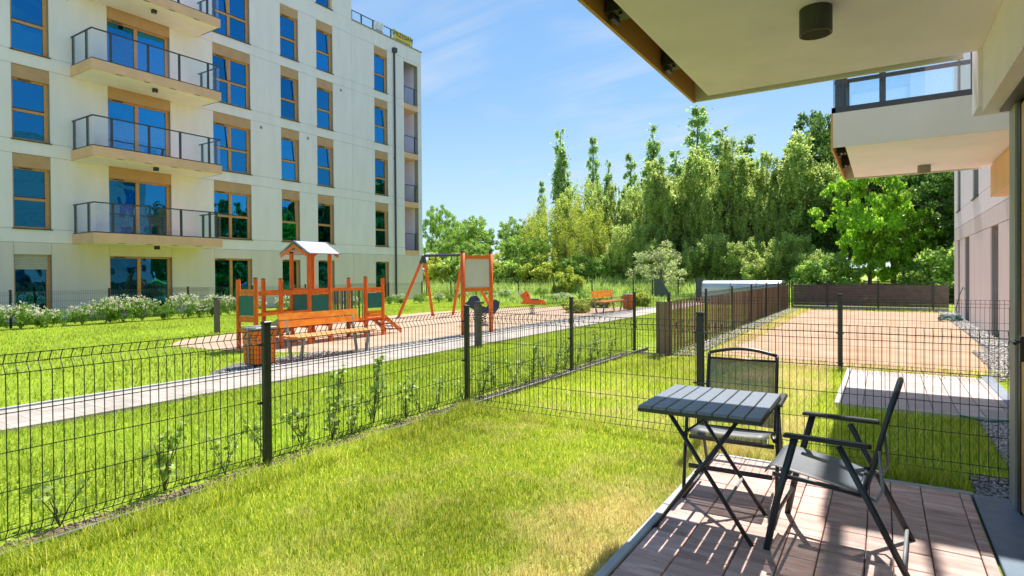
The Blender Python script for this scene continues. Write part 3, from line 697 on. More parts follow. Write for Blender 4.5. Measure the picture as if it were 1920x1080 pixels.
hb(MB().box(.645, .80, 4.415, 4.59, .036, 2.399), 'jamb', mat('taupe_guide_rail', (.36, .33, .29), .5, .04), door)
hb(MB().box(.635, .66, 4.2, 4.23, .92, 1.06).tube([(.64, 4.215, 1.03), (.60, 4.215, 1.03), (.60, 4.10, 1.03)], .010, 8), 'handle', M['black'], door)
hb(MB().box(.60, .80, 1.0, 4.60, 2.385, 2.399), 'shutter_guide', M['metal_dark'], door)
def own_balcony(x0, x1, y0, y1, z, fm, far_only=False, deep=.38, posts=True, inner=True):
    s = hb(MB().box(x0 + .14, x1, y0 + .022, y1 - .09, z, z + .24), 'balcony', M['render_grey'] if x0 < -1 else M['soffit'])
    hb(MB().box(x0, x0 + .02, y0, y1, z - .015, z + deep), 'fascia', fm, s)
    hb(MB().box(x0 + .021, x1 - .08, y1 - .02, y1, z - .012, z + deep), 'fascia', M['render_pale'], s)
    hb(MB().box(x0 + .021, x1 - .08, y0, y0 + .02, z + .0, z + deep), 'fascia', M['render_pale'], s)
    hb(MB().box(x0 + .021, x1, y0 + .021, y1 - .021, z + .241, z + deep - .02), 'deck', M['metal_grey'], s)
    # brackets of the railing in the open channel
    yb = y0 + .55
    while yb < y1 - .2:
        hb(MB().box(x0 + .03, x0 + .12, yb - .07, yb + .07, z + .02, z + .235).tube([(x0 + .05, yb - .04, z + .005), (x0 + .05, yb + .05, z + .005)], .018, 6)
           .tube([(x0 + .10, yb - .03, z + .005), (x0 + .10, yb - .03, z + .2)], .012, 6), 'railing_bracket', M['black'], s)
        yb += .95
    return s
def hrail(s, pts, z0, z1, posts):
    for (xa, ya), (xb, yb) in zip(pts[:-1], pts[1:]):
        L_ = math.hypot(xb - xa, yb - ya); ux, uy = (xb - xa) / L_, (yb - ya) / L_; nx_, ny_ = -uy * .006, ux * .006; e = .04
        a = (xa + ux * e, ya + uy * e); b = (xb - ux * e, yb - uy * e)
        hb(MB().add([(a[0] + nx_, a[1] + ny_, z0 + .08), (b[0] + nx_, b[1] + ny_, z0 + .08), (b[0] + nx_, b[1] + ny_, z1 - .03), (a[0] + nx_, a[1] + ny_, z1 - .03),
                     (a[0] - nx_, a[1] - ny_, z0 + .08), (b[0] - nx_, b[1] - ny_, z0 + .08), (b[0] - nx_, b[1] - ny_, z1 - .03), (a[0] - nx_, a[1] - ny_, z1 - .03)],
                    [(0, 1, 2, 3), (7, 6, 5, 4), (0, 4, 5, 1), (1, 5, 6, 2), (2, 6, 7, 3), (3, 7, 4, 0)]), 'glass_panel', M['rail_glass'], s)
        hb(MB().box(min(xa, xb) - .025, max(xa, xb) + .025, min(ya, yb) - .025, max(ya, yb) + .025, z1 - .03, z1 + .02), 'handrail', M['metal_dark'], s)
        hb(MB().box(min(xa, xb) - .02, max(xa, xb) + .02, min(ya, yb) - .02, max(ya, yb) + .02, z0, z0 + .075), 'base_rail', M['metal_dark'], s)
    for x, y in posts: hb(MB().box(x - .03, x + .03, y - .03, y + .03, z0 + .076, z1 - .031), 'post', M['metal_dark'], s)
for fl in (0, 1):
    dz = fl * 2.2  # upper pair is out of view, lowered to place its shadow on the terrace
    s = own_balcony(-1.285, .52, 1.5, 4.76, 2.80 + dz, M['ochre_deep'])
    hrail(s, [(-1.24, 1.52), (-1.24, 4.72), (.5, 4.72)], 3.18 + dz, 4.24 + dz, [(-1.22, 1.8), (-1.22, 2.9), (-1.22, 4.0), (-.5, 4.70), (.3, 4.70)])
    s = own_balcony(-.487, 1.2, 7.40, 10.0, 2.80 + dz, M['ochre_deep'])
    hrail(s, [(1.2, 7.44), (-.46, 7.44), (-.46, 9.96), (1.2, 9.96)], 3.17 + dz, 4.24 + dz, [(.78, 7.47), (0.0, 7.47), (-.40, 7.47), (-.44, 8.3), (-.44, 9.2), (-.44, 9.93)])
# recessed far section, X = 2.0
fw_ = MB(); FO = [(15.3, 16.3), (20.0, 21.05)]
fpan = []
def farwall(z0, z1, ops, m):
    ysx = [9.66] + [v for o in ops for v in o] + [23.95]
    for i in range(0, len(ysx), 2):
        a, b = ysx[i], ysx[i + 1]; js = [a] + [j for j in (12.2, 14.3, 17.6, 18.9, 22.1) if a + .2 < j < b - .2] + [b]
        for p, q in zip(js[:-1], js[1:]): hb(MB().box(1.976, 2.0, p + .008, q - .008, z0 + .008, z1 - .008).box(2.0, 2.001, p, p + .001, z0, z0 + .001), 'facade_panel', m)
        fw_.box(2.001, 2.35, a, b, z0, z1)
farwall(0, 2.38, FO + [(22.35, 22.9)], M['render_beige'])
farwall(2.38, 2.78, [], M['render_beige'])
for fl in range(3):
    farwall(2.78 + F * fl, 3.28 + F * fl, [], M['render_white'])
    farwall(3.28 + F * fl, 5.28 + F * fl, [(13.9, 14.9), (18.2, 19.3), (22.1, 23.0)], M['render_white'])
    farwall(5.28 + F * fl, 5.67 + F * fl, [], M['render_white'])
hb(fw_, 'wall', M['joint'])
hb(MB().box(2.36, 14, 9.66, 23.95, 0, 11.4).box(1.98, 2.35, 23.951, 23.99, 0, 11.45), 'side_wall', M['render_white'])
for a, b, c, d in [(15.3, 16.3, 0.05, 2.38), (20.0, 21.05, .05, 2.38), (22.35, 22.9, .05, 2.38)] + [(p, q, 3.28 + F * fl, 5.28 + F * fl) for fl in range(3) for p, q in ((13.9, 14.9), (18.2, 19.3), (22.1, 23.0))]:
    w = hb(MB().box(2.15, 2.22, a, a + .07, c, d).box(2.15, 2.22, b - .07, b, c, d).box(2.15, 2.22, a + .07, b - .07, d - .07, d).box(2.15, 2.22, a + .07, b - .07, c, c + .07), 'window', M['wood_frame'])
    hb(MB().box(2.18, 2.19, a + .07, b - .07, c + .07, d - .07), 'pane', M['pane_glass'], w)
    if c > 1: hb(MB().box(1.94, 2.15, a - .03, b + .03, c - .03, c - .004), 'sill', M['metal_dark'], w)
# round ceiling lamps
def round_lamp(lab, x, y, z, r, h, m):
    o = thing('ceiling_lamp', lab, 'lamp', (x, y, z)); n = 40; mb = MB()
    vs = []; 
    for zz, rr_ in ((-.001, r), (-h, r), (-h, r - .006), (-h + .02, r - .006)): vs += [(rr_ * cos(2 * pi * i / n), rr_ * sin(2 * pi * i / n), zz) for i in range(n)]
    fs = [(j * n + i, j * n + (i + 1) % n, (j + 1) * n + (i + 1) % n, (j + 1) * n + i) for j in range(3) for i in range(n)]
    sh = MB().add(vs, fs).build('shade', m, o, True); sh.data.polygons.foreach_set('use_smooth', [True] * len(sh.data.polygons))
    sh.data.set_sharp_from_angle(angle=.6)
    MB().cyl(0, 0, -h + .006, -h + .02, r - .0065, n).build('lens', M['lens'], o)
    lv = MB()
    for i in range(-4, 5):
        yy = i * r * .2; hw = math.sqrt(max(0, (r - .01) ** 2 - yy * yy)); lv.box(-hw, hw, yy - .002, yy + .002, -h + .001, -h + .0055)
    lv.build('louvre', m, o)
round_lamp('large dark round ceiling lamp under the nearest soffit', -.295, 3.45, 2.80, .078, .135, M['lampshell'])
round_lamp('small grey round ceiling lamp under the neighbouring balcony', .455, 9.3, 2.80, .072, .09, mat('taupe_lamp_shell', (.22, .20, .17), .5, .05))

# ------------------------------------------------------------------ mesh fences
ZR = [1.03, .98, .93, .73, .53, .33, .13, .08, .03]
wire_cache = {}
def wire_mesh(L_, top=1.055, fine=True):
    key = (round(L_, 2), fine)
    if key in wire_cache: return wire_cache[key]
    r = .0029; mb = MB(); fold = {.98: -.036, .08: -.036}
    n = max(2, int(round(L_ / .05))); zz = [0.0, .03, .08, .13, .93, .98, 1.033]
    for i in range(n + 1):
        x = L_ * i / n
        mb.tube([(x, fold.get(z, 0), z) for z in zz], r, 4 if fine else 3, cap=False)
    for z in ZR: mb.tube([(0, fold.get(z, 0) - .005, z), (L_, fold.get(z, 0) - .005, z)], r * 1.1, 4, cap=False)
    wire_cache[key] = mb.mesh('wire_panel', M['fence']); return wire_cache[key]
post_mesh = MB().box(-.03, .03, -.02, .02, 0, 1.075, bev=.006).mesh('post', M['fence'])
cap_mesh = MB().box(-.033, .033, -.023, .023, 1.076, 1.098, bev=.005).mesh('cap', M['black'])
clamp_mesh = MB().box(-.04, .04, -.034, -.021, 0, .018).box(-.052, -.034, -.04, -.016, .002, .016).box(.034, .052, -.04, -.016, .002, .016).mesh('clamp', M['metal_dark'])
def mesh_fence(lab, p0, p1, ts, flip=False, fine=True, ends=True, clamps=True, wires=True, zs=1.0):
    """fence from p0 to p1; ts = distances of the posts"""
    a = math.atan2(p1[1] - p0[1], p1[0] - p0[0]); L_ = math.hypot(p1[0] - p0[0], p1[1] - p0[1])
    o = thing('wire_fence', lab, 'fence', (p0[0], p0[1], 0), a); o.scale = (1, -1 if flip else 1, zs)
    for t in ts:
        q = link('post', post_mesh, o); q.location = (t, 0, 0)
        c = link('cap', cap_mesh, q)
        if clamps:
            for z in (.92, .5, .06): c = link('clamp', clamp_mesh, q); c.location = (0, 0, z)
    br = sorted(set([0] * ends + list(ts) + [L_] * ends))
    if wires:
        for s_, e_ in zip(br[:-1], br[1:]):
            if e_ - s_ > .15:
                q = link('wire_panel', wire_mesh(e_ - s_ - .07, fine=fine), o); q.location = (s_ + .035, -.027, 0)
    return o
f1 = mesh_fence('long low anthracite wire fence between garden lawn and path lawn', (-3.75, -2.4), (-3.75, 10.0), [0.02, 2.5, 5.0, 7.4, 9.88, 12.38], ends=False, flip=True)
f2 = mesh_fence('anthracite wire fence crossing behind the table and chairs', (-3.72, 4.95), (.72, 4.95), [2.434], clamps=True)
f3 = mesh_fence('second wire cross fence in front of the bare soil', (-3.72, 9.97), (1.98, 9.97), [3.18])
mesh_fence('wire fence along the flower bed of the far apartment block', (-20.9, 1.35), (-20.9, 29), [0.02, 2.5, 5.02, 7.53, 10.04, 12.55, 15.05, 17.55, 20.05, 22.55, 25.05, 27.5], ends=False, fine=False, clamps=False)
mesh_fence('short wire divider fence running to the far block wall', (-20.85, 12.12), (-23.66, 12.12), [], fine=False, clamps=False)
mesh_fence('short wire divider fence near the corner of the far block', (-20.85, 21.4), (-23.66, 21.4), [.4], fine=False, clamps=False)
mesh_fence('back wire fence between playground and wild meadow', (-27.0, 31), (-3.3, 31), [0.3 + 2.5 * i for i in range(9)] + [10.8, 16.4], fine=False, clamps=False)
# brown slat fence
bf = mesh_fence('wire fence filled with upright brown slats', (-3.12, 9.97), (-3.12, 25.4), [0, 2.5, 5.0, 7.5, 10.0, 12.5, 15.4], flip=True, clamps=False)
slat_m = [MB().box(-.042, .042, -.006, .006, 0, .90).mesh('slat', M['brown_slat']) for _ in range(1)]
def slat_run(parent, a, b, y, step=.098):
    n = int((b - a) / step); rnd = random.Random(4)
    for i in range(n):
        o = link('slat', slat_m[0], parent); o.location = (a + step * (i + .5), y + (.014 if i % 2 else -.012), .03 + rnd.uniform(-.004, .004))
slat_run(bf, .05, 15.35, -.040)
# short end run that turns the corner
bf2 = mesh_fence('short corner fence of brown slats beside the path lawn', (-3.12, 9.93), (-3.34, 9.93), [], clamps=False, wires=False)
slat_run(bf2, .0, .22, .012, .07)
ff = mesh_fence('far wire fence with mauve brown privacy mat', (-3.1, 25.45), (1.96, 25.45), [.06, 1.3, 2.95, 4.6], fine=False, clamps=False)
for a, b in ((.1, 1.27), (1.33, 2.92), (2.98, 4.57), (4.63, 5.05)):
    for j in range(8): MB().box(a, b, .012 + .004 * (j % 2), .022 + .004 * (j % 2), .14 + j * .1, .14 + j * .1 + .097).build('privacy_strip', M['mauve_panel'], ff)
MB().box(.05, 5.05, -.02, .03, -.02, .12).build('kickboard', M['kerb'], ff)

# ------------------------------------------------------------------ playground: tower set
P = thing('play_tower_set', 'orange wooden play set with roofed middle tower, bar bridges and small slide', 'play equipment', (-10.4, 8.5, 0))
PO = Vector((-10.4, 8.5, 0))
def pp(mb, name, m, parent=None, smooth=False):
    o = mb.build(name, m, parent or P, smooth); off = PO.copy(); 
    if parent is not None and parent is not P: off += parent.location
    o.data.transform(Matrix.Translation(-off)); return o
XN, XR = -10.1, -10.66       # near and rear posts
TW = [(6.79, 7.34), (8.02, 8.56), (9.59, 10.14)]
def ppost(x, y, z1):
    o = pp(MB().tube([(x, y, -.05), (x, y, z1)], .043, 10), 'post', M['orange_v'], smooth=False)
    pp(MB().tube([(x, y, z1 + .001), (x, y, z1 + .022)], [.046, .035], 10), 'cap', M['black'], o)
for i, (a, b) in enumerate(TW):
    h = 1.92 if i == 1 else 1.36
    for x in (XN, XR):
        for y in (a, b): ppost(x, y, h + (.02 if (x, y) == (XN, a) else 0))
def boards(x0, x1, y0, y1, zs):
    for z0, z1 in zs: pp(MB().box(x0, x1, y0, y1, z0, z1), 'board', M['orange'])
for i, (a, b) in enumerate(TW):
    e = .046
    # platform
    for j in range(4):
        w = (XR - XN) / 4; pp(MB().box(XN + w * j - .004, XN + w * (j + 1) + .004, a - .0, b + .0, .415, .44), 'deck_board', M['orange'])
    pp(MB().box(XR + e, XN - e, a - .02, a + .02, .34, .412).box(XR + e, XN - e, b - .02, b + .02, .34, .412), 'joist', M['orange'])
    if i != 2:
        zt = (1.05, 1.17)
    # side facing the path (+X): panel on middle and right tower
    if i in (1, 2):
        boards(XN - .016, XN + .016, a + e, b - e, [(1.03, 1.09), (1.095, 1.15), (.59, .655) if i == 1 else (.53, .60), (.50, .565) if i == 1 else (.46, .52)])
        pp(MB().box(XN - .010, XN + .010, a + e, b - e, .665, 1.02), 'panel', M['teal'])
    # side facing -Y
    if i in (0, 1):
        boards(XR + e, XN - e, a - .016, a + .016, [(1.05, 1.11), (1.115, 1.17), (.60, .655), (.54, .595)])
        pp(MB().box(XR + e, XN - e, a - .010, a + .010, .665, 1.04), 'panel', M['teal'])
# rail bridge left, bar bridge right
for x in (XN, XR):
    pp(MB().box(x - .016, x + .016, TW[0][1] + .04, TW[1][0] - .04, 1.05, 1.14), 'rail', M['orange']); pp(MB().box(x - .016, x + .016, TW[0][1] + .04, TW[1][0] - .04, .66, .72), 'rail', M['orange'])
pp(MB().box(XN - .016, XN + .016, TW[0][0] + .04, TW[0][1] - .04, 1.05, 1.14), 'rail', M['orange']); pp(MB().box(XN - .016, XN + .016, TW[0][0] + .04, TW[0][1] - .04, .66, .72), 'rail', M['orange'])
for j in range(6):
    y = TW[0][1] + .09 + j * .105; pp(MB().box(XR + .05, XN - .05, y, y + .07, .40 - .02 * math.sin(pi * (j + .5) / 6), .43 - .02 * math.sin(pi * (j + .5) / 6)), 'deck_board', M['orange'])
for x in (XN, XR):
    pp(MB().box(x - .016, x + .016, TW[1][1] + .04, TW[2][0] - .04, 1.09, 1.15), 'rail', M['orange']); pp(MB().box(x - .016, x + .016, TW[1][1] + .04, TW[2][0] - .04, .40, .46), 'rail', M['orange'])
    for j in range(9):
        y = TW[1][1] + .09 + j * (TW[2][0] - TW[1][1] - .18) / 8
        pp(MB().tube([(x, y, .46), (x, y, 1.09)], .018, 8), 'baluster', M['green_bar'] if j % 2 == 0 else M['blue_bar'])
for j in range(8):
    y = TW[1][1] + .06 + j * .115; pp(MB().box(XR + .05, XN - .05, y, y + .095, .415, .44), 'deck_board', M['orange'])
pp(MB().tube([(-10.38, 9.30, 0), (-10.38, 9.30, .41)], .03, 8), 'support', M['metal_dark'])
# roof of the middle tower, ridge along Y
ya, yb = 7.86, 8.72; rx = (XN + XR) / 2; hw = .46; ze, zr = 1.90, 2.16
for sgn in (1, -1):
    vs = [(rx, ya, zr), (rx, yb, zr), (rx + sgn * hw, yb, ze), (rx + sgn * hw, ya, ze)]
    vs += [(x, y, z - .018) for x, y, z in vs]
    rf = pp(MB().add(vs, [(0, 1, 2, 3), (7, 6, 5, 4), (0, 4, 5, 1), (1, 5, 6, 2), (2, 6, 7, 3), (3, 7, 4, 0)]), 'roof_board', M['roof_sheet'])
for y in (ya + .02, yb - .04):
    pp(MB().prism([(rx - .30, ze + .075), (rx + .30, ze + .075), (rx, zr - .02)], 'y', y, y + .018), 'gable', M['teal'])
    for sgn in (1, -1):
        pp(MB().prism([(rx, zr - .06), (rx, zr - .14), (rx + sgn * (hw - .03), ze - .09), (rx + sgn * (hw - .03), ze - .02)], 'y', y - .022, y - .001), 'barge_board', M['orange'])
for sgn in (1, -1):
    for y in (ya, yb - .03):
        vs = [(rx, y, zr + .012), (rx, y + .03, zr + .012), (rx + sgn * (hw + .01), y + .03, ze + .006), (rx + sgn * (hw + .01), y, ze + .006)]
        vs += [(x, yy, z - .009) for x, yy, z in vs]
        pp(MB().add(vs, [(0, 1, 2, 3), (7, 6, 5, 4), (0, 4, 5, 1), (1, 5, 6, 2), (2, 6, 7, 3), (3, 7, 4, 0)]), 'roof_trim', M['blue_plastic'])
# slide behind left tower, ladder ramp right of right tower
sl = MB(); 
for i in range(9):
    t0, t1 = i / 9, (i + 1) / 9
    f = lambda t: (XR - .05 - 1.15 * t, .44 * (1 - t) ** 1.15 + .08 + .25 * (1 if t < .12 else 0) * 0)
    xa, za = f(t0); xb, zb = f(t1)
    sl.add([(xa, 8.1, za), (xa, 8.48, za), (xb, 8.48, zb), (xb, 8.1, zb), (xa, 8.1, za - .02), (xa, 8.48, za - .02), (xb, 8.48, zb - .02), (xb, 8.1, zb - .02)], [(0, 1, 2, 3), (7, 6, 5, 4), (0, 4, 5, 1), (2, 6, 7, 3), (1, 5, 6, 2), (3, 7, 4, 0)])
pp(sl, 'slide', M['metal_grey'])
for y in (8.08, 8.50): pp(MB().prism([(XR - .02, .70), (XR - .02, .42), (XR - 1.2, .03), (XR - 1.2, .2), (XR - .5, .52)], 'y', y - .012, y + .012), 'slide_side', M['green_bar'])
for x in (XN - .02, XR + .02):
    pp(MB().prism([(10.17, .42), (10.17, .52), (10.78, .10), (10.78, 0)], 'x', x - .02, x + .02), 'stringer', M['orange'])
for j in range(5):
    t = (j + .6) / 5.2; y = 10.19 + .56 * t; z = .46 - .40 * t; pp(MB().box(XR + .05, XN - .05, y - .03, y + .04, z - .02, z), 'tread', M['black'])

# swing frame
S = thing('swing_frame', 'orange wooden swing frame with black metal top bar', 'swing frame', (-13.0, 16.1, 0))
def sp(mb, name, m, parent=None):
    o = mb.build(name, m, parent or S); o.data.transform(Matrix.Translation((13.0, -16.1, 0))); return o
A1 = Vector((-13.50, 15.55, 2.10)); A2 = Vector((-12.55, 16.55, 2.13))
for ap, feet in ((A1, ((-14.06, 14.86), (-13.15, 15.6))), (A2, ((-12.87, 16.35), (-11.72, 17.25)))):
    for fx, fy in feet:
        f = Vector((fx, fy, 0)); d = (f - ap)
        s0 = ap + d * .10
        sp(MB().tube([s0, f], .052, 10), 'leg', M['orange_v']); sp(MB().tube([ap + d * .0, ap + d * .13], .06, 8), 'bracket', M['metal_dark'])
sp(MB().tube([A1, A2], .05, 10), 'top_bar', M['metal_dark'])
for t in (.15, .3, .7, .85):
    q = A1.lerp(A2, t); sp(MB().tube([q, q - Vector((0, 0, .13))], .014, 6).tube([q - Vector((.03, 0, .15)), q - Vector((-.03, 0, .15))], .02, 6), 'hanger', M['black'])

# notice board
Nn = thing('notice_board', 'blank cream notice board between two orange posts by the path', 'notice board', (-8.14, 11.28, 0), math.atan2(.82, .22))
for x in (-.425, .425):
    po = MB().tube([(x, 0, -.02), (x, 0, 1.94)], .054, 12).build('post', M['orange_v'], Nn, True); MB().tube([(x, 0, 1.941), (x, 0, 1.975)], [.057, .036], 12).build('cap', M['black'], po)
MB().box(-.375, .375, -.03, .03, 1.80, 1.885).build('rail', M['orange'], Nn); MB().box(-.375, .375, -.03, .03, 1.03, 1.11).build('rail', M['orange'], Nn)
MB().box(-.375, .375, -.008, .008, 1.11, 1.80).build('board', M['white_sheet'], Nn)

# benches
def bench(lab, loc, rz, L_=1.72):
    o = thing('bench', lab, 'bench', loc, rz)     # local: faces +X, length along Y
    for y in (-L_ / 2 + .14, L_ / 2 - .14):
        MB().tube([(-.125, y, .80), (-.03, y, .40), (.05, y, 0)], .02, 4, flat=(.034, .024)).build('leg', M['metal_grey'], o)
        MB().box(-.02, .38, y - .022, y + .022, .355, .395).tube([(.36, y, .37), (.29, y, 0)], .02, 4, flat=(.034, .024)).build('leg', M['metal_grey'], o)
    for i in range(4): MB().box(.0 + i * .105, .0 + i * .105 + .095, -L_ / 2, L_ / 2, .40, .435, bev=.006).build('seat_plank', M['bench_wood'], o)
    for i in range(2):
        z0 = .56 + i * .125; x = -.075 - .028 * i
        MB().prism([(x, z0), (x + .03, z0 + .006), (x + .005, z0 + .11), (x - .025, z0 + .104)], 'y', -L_ / 2, L_ / 2).build('back_plank', M['bench_wood'], o)
    return o
bench('bright orange slatted park bench in front of the play tower', (-8.40, 6.98, 0), 0)
bench('small distant orange bench beside the far end of the path', (-8.75, 20.2, 0), 0, 1.9)

def bin_(lab, loc):
    o = thing('litter_bin', lab, 'litter bin', loc)
    # slatted box, tapering slightly
    for s, (dx, dy) in enumerate(((1, 0), (-1, 0), (0, 1), (0, -1))):
        for j in range(7):
            z0 = .07 + j * .075; w = .155 + .015 * j / 6; w2 = w
            mb = MB()
            if dx: mb.box(dx * w2, dx * (w2 + .014), -w2, w2, z0, z0 + .066)
            else: mb.box(-w2, w2, dy * (w2 + .001), dy * (w2 + .015), z0, z0 + .066)
            mb.build('slat', M['orange'], o)
    MB().box(-.15, .15, -.15, .15, .05, .60).build('liner', M['black'], o)
    MB().box(-.19, .19, -.19, .19, .60, .635, bev=.01).box(-.12, .12, -.12, .12, .636, .645).build('lid', M['metal_grey'], o)
    for x, y in ((.0, -.20), (.20, .0), (0, .20), (-.2, 0)): MB().tube([(x * .94, y * .94, 0), (x, y, .62)], .02, 4, flat=(.022, .012)).build('leg', M['metal_grey'], o)
    return o
bin_('orange slatted litter bin with grey lid at the near edge of the playground', (-8.28, 5.62, 0))
bin_('distant orange litter bin beside the far bench', (-8.35, 21.6, 0))

def bollard(lab, loc):
    o = thing('bollard_lamp', lab, 'bollard lamp', loc)
    MB().box(-.06, .06, -.05, .05, 0, .86, bev=.004).build('post', mat('taupe_post', (.10, .09, .075), .5, .06), o)
    MB().box(-.06, .11, -.055, .055, .862, .90, bev=.004).build('head', M['metal_dark'], o); MB().box(.07, .10, -.035, .035, .852, .861).build('lens', M['lens'], o)
bollard('slim taupe bollard lamp on the lawn left of the play tower', (-14.1, 8.4, 0))
bollard('taupe bollard lamp beside the path in front of the notice board', (-6.66, 9.25, 0))

def springer(lab, loc, rz, m, kind):
    o = thing('spring_rider', lab, 'spring rider', loc, rz)
    pts = [(.09 * cos(t * 1.57), .09 * sin(t * 1.57), .03 + t * .018) for t in range(17)]
    MB().tube(pts, .012, 6).build('spring', M['black'], o)
    if kind == 'horse':
        side = [(-.42, .36), (-.20, .34), (.30, .34), (.40, .42), (.36, .52), (.10, .50), (-.05, .54), (-.12, .74), (-.22, .86), (-.28, .78), (-.44, .66), (-.40, .58), (-.28, .60), (-.32, .48)]
        MB().prism(side, 'y', -.02, .02).build('body', m, o)
        MB().box(-.02, .26, -.12, .12, .505, .54, bev=.01).build('seat', M['black'], o); MB().tube([(-.16, -.14, .66), (-.16, .14, .66)], .014, 8).build('handle', M['black'], o)
        MB().prism([(.28, .40), (.46, .30), (.50, .42), (.38, .52)], 'y', -.018, .018).build('tail', m, o)
    else:
        for y in (-.14, .14):
            MB().prism([(-.40, .52), (-.50, .62), (-.42, .66), (-.34, .80), (-.18, .84), (-.10, .74), (-.10, .56), (.12, .50), (.22, .62), (.36, .72), (.46, .66), (.44, .48), (.34, .36), (-.10, .34)], 'y', y - .012, y + .012).build('side_board', m, o)
        MB().box(-.05, .2, -.128, .128, .46, .49).build('seat', M['black'], o); MB().tube([(-.22, -.2, .70), (-.22, .2, .70)], .014, 8).build('handle', M['black'], o)
    MB().box(-.12, .12, -.12, .12, .0, .03).build('base_plate', M['metal_grey'], o)
springer('orange horse shaped spring rider at the far end of the sand', (-10.7, 18.2, 0), radians(25), M['orange_v'], 'horse')
springer('navy double sided spring rider behind the notice board', (-9.55, 13.5, 0), radians(42), M['blue_plastic'], 'boat')

# silver tunnel cover and charcoal gable boards behind the brown fence
t_ = thing('tunnel_cover', 'low silver tunnel cover behind the brown slat fence', 'tunnel cover', (-5.4, 28.6, 0))
pf = [(-.75, 0), (-.75, .75), (-.62, .95), (-.35, 1.06), (.35, 1.06), (.62, .95), (.75, .75), (.75, 0)]
MB().prism(pf, 'x', -1.75, 1.6).build('cover', M['silver'], t_)
for x in (-1.76, -.5, .6, 1.61): MB().prism([(y * 1.01, z * 1.01) for y, z in pf], 'x', x - .02, x + .02).build('rib', M['metal_grey'], t_)
for lab, x in (('left charcoal gable board behind the far bench', -9.6), ('second charcoal gable board behind the brown slat fence', -7.5)):
    o = thing('gable_board', lab, 'board', (x, 29.2, 0)); MB().prism([(-.25, 0), (.75, 0), (.05, 1.15), (-.25, 1.15)], 'y', -.03, .03).build('board', M['dark_tri'], o); MB().box(-.29, -.25, -.03, .03, 0, 1.2).build('post', M['metal_dark'], o)

# garden hose by the far wall and across the neighbour's terrace edge
h = MB().tube([(.62, 6.95, .05), (.8, 6.9, .03), (1.0, 6.98, .04), (1.17, 7.1, .06)], .010, 8).build('garden_hose', M['hose'], None, True)
tag(h, 'green garden hose lying over the corner of the neighbouring terrace', 'hose')
pts = []
for i in range(70):
    t = i * .45; pts.append((1.62 + (.26 + .04 * sin(i)) * cos(t), 20.8 + (.42 + .05 * cos(i * 1.7)) * sin(t), .03 + .002 * i))
pts += [(1.75, 20.9, .3), (1.85, 20.95, .75), (1.93, 20.9, .98), (1.96, 20.85, .9)]
tag(MB().tube(pts, .012, 6).build('garden_hose', M['hose'], None, True), 'coiled green hose on the soil by the far house wall', 'hose')

# ------------------------------------------------------------------ table and chairs
T = thing('folding_table', 'folding slatted grey metal table with crossed legs on the terrace', 'table', (-.812, 3.375, 0), radians(.5))
W2, L2, ZT = .312, .345, .71
pw_ = 2 * W2 / 8
for i in range(8):
    MB().box(-W2 + i * pw_ + .003, -W2 + (i + 1) * pw_ - .003, -L2, L2, ZT - .014, ZT, bev=.003).build('slat', M['table'], T)
MB().box(-W2, W2, -L2, -L2 + .018, ZT - .034, ZT - .0145).box(-W2, W2, L2 - .018, L2, ZT - .034, ZT - .0145).box(-W2, -W2 + .018, -L2 + .018, L2 - .018, ZT - .034, ZT - .0145).box(W2 - .018, W2, -L2 + .018, L2 - .018, ZT - .034, ZT - .0145).build('frame', M['tube'], T)
def tleg(x0, x1, y, off):
    pts = [(x0, y + off, .012), (x1, y + off, ZT - .036)]
    o = MB().tube(pts, .014, 8, flat=(.016, .011)).build('leg', M['tube'], T, True); MB().tube([(x0 - .002, y + off, 0.0), (x0 + (x1 - x0) * .03, y + off, .022)], .016, 8, flat=(.019, .0145)).build('foot', M['rubber'], o)
yn, yf = -.265, .225
tleg(-.262, .19, yn, -.0); tleg(.262, -.18, yn, .026); tleg(-.245, .17, yf, 0); tleg(.262, -.19, yf, -.026)
MB().tube([(.12, yn + .026, .225), (.12, yf - .026, .225)], .008, 8).build('crossbar', M['metal_grey'], T, True)
MB().tube([(-.12, yn, .21), (-.12, yf, .21)], .009, 8).build('crossbar', M['metal_grey'], T, True)
MB().tube([(-.175, yn + .03, .675), (-.175, yf - .03, .675)], .009, 8).build('crossbar', M['metal_grey'], T, True)
MB().tube([(-.10, yn + .04, .56), (.06, yn + .10, .68)], .006, 6).box(.05, .075, yn + .09, yn + .115, .66, .69).build('brace', M['tube'], T)
for y in (yn + .013, yf - .013): MB().tube([(-.02, y - .03, .375), (-.02, y + .03, .375)], .010, 8).build('pivot', M['black'], T)

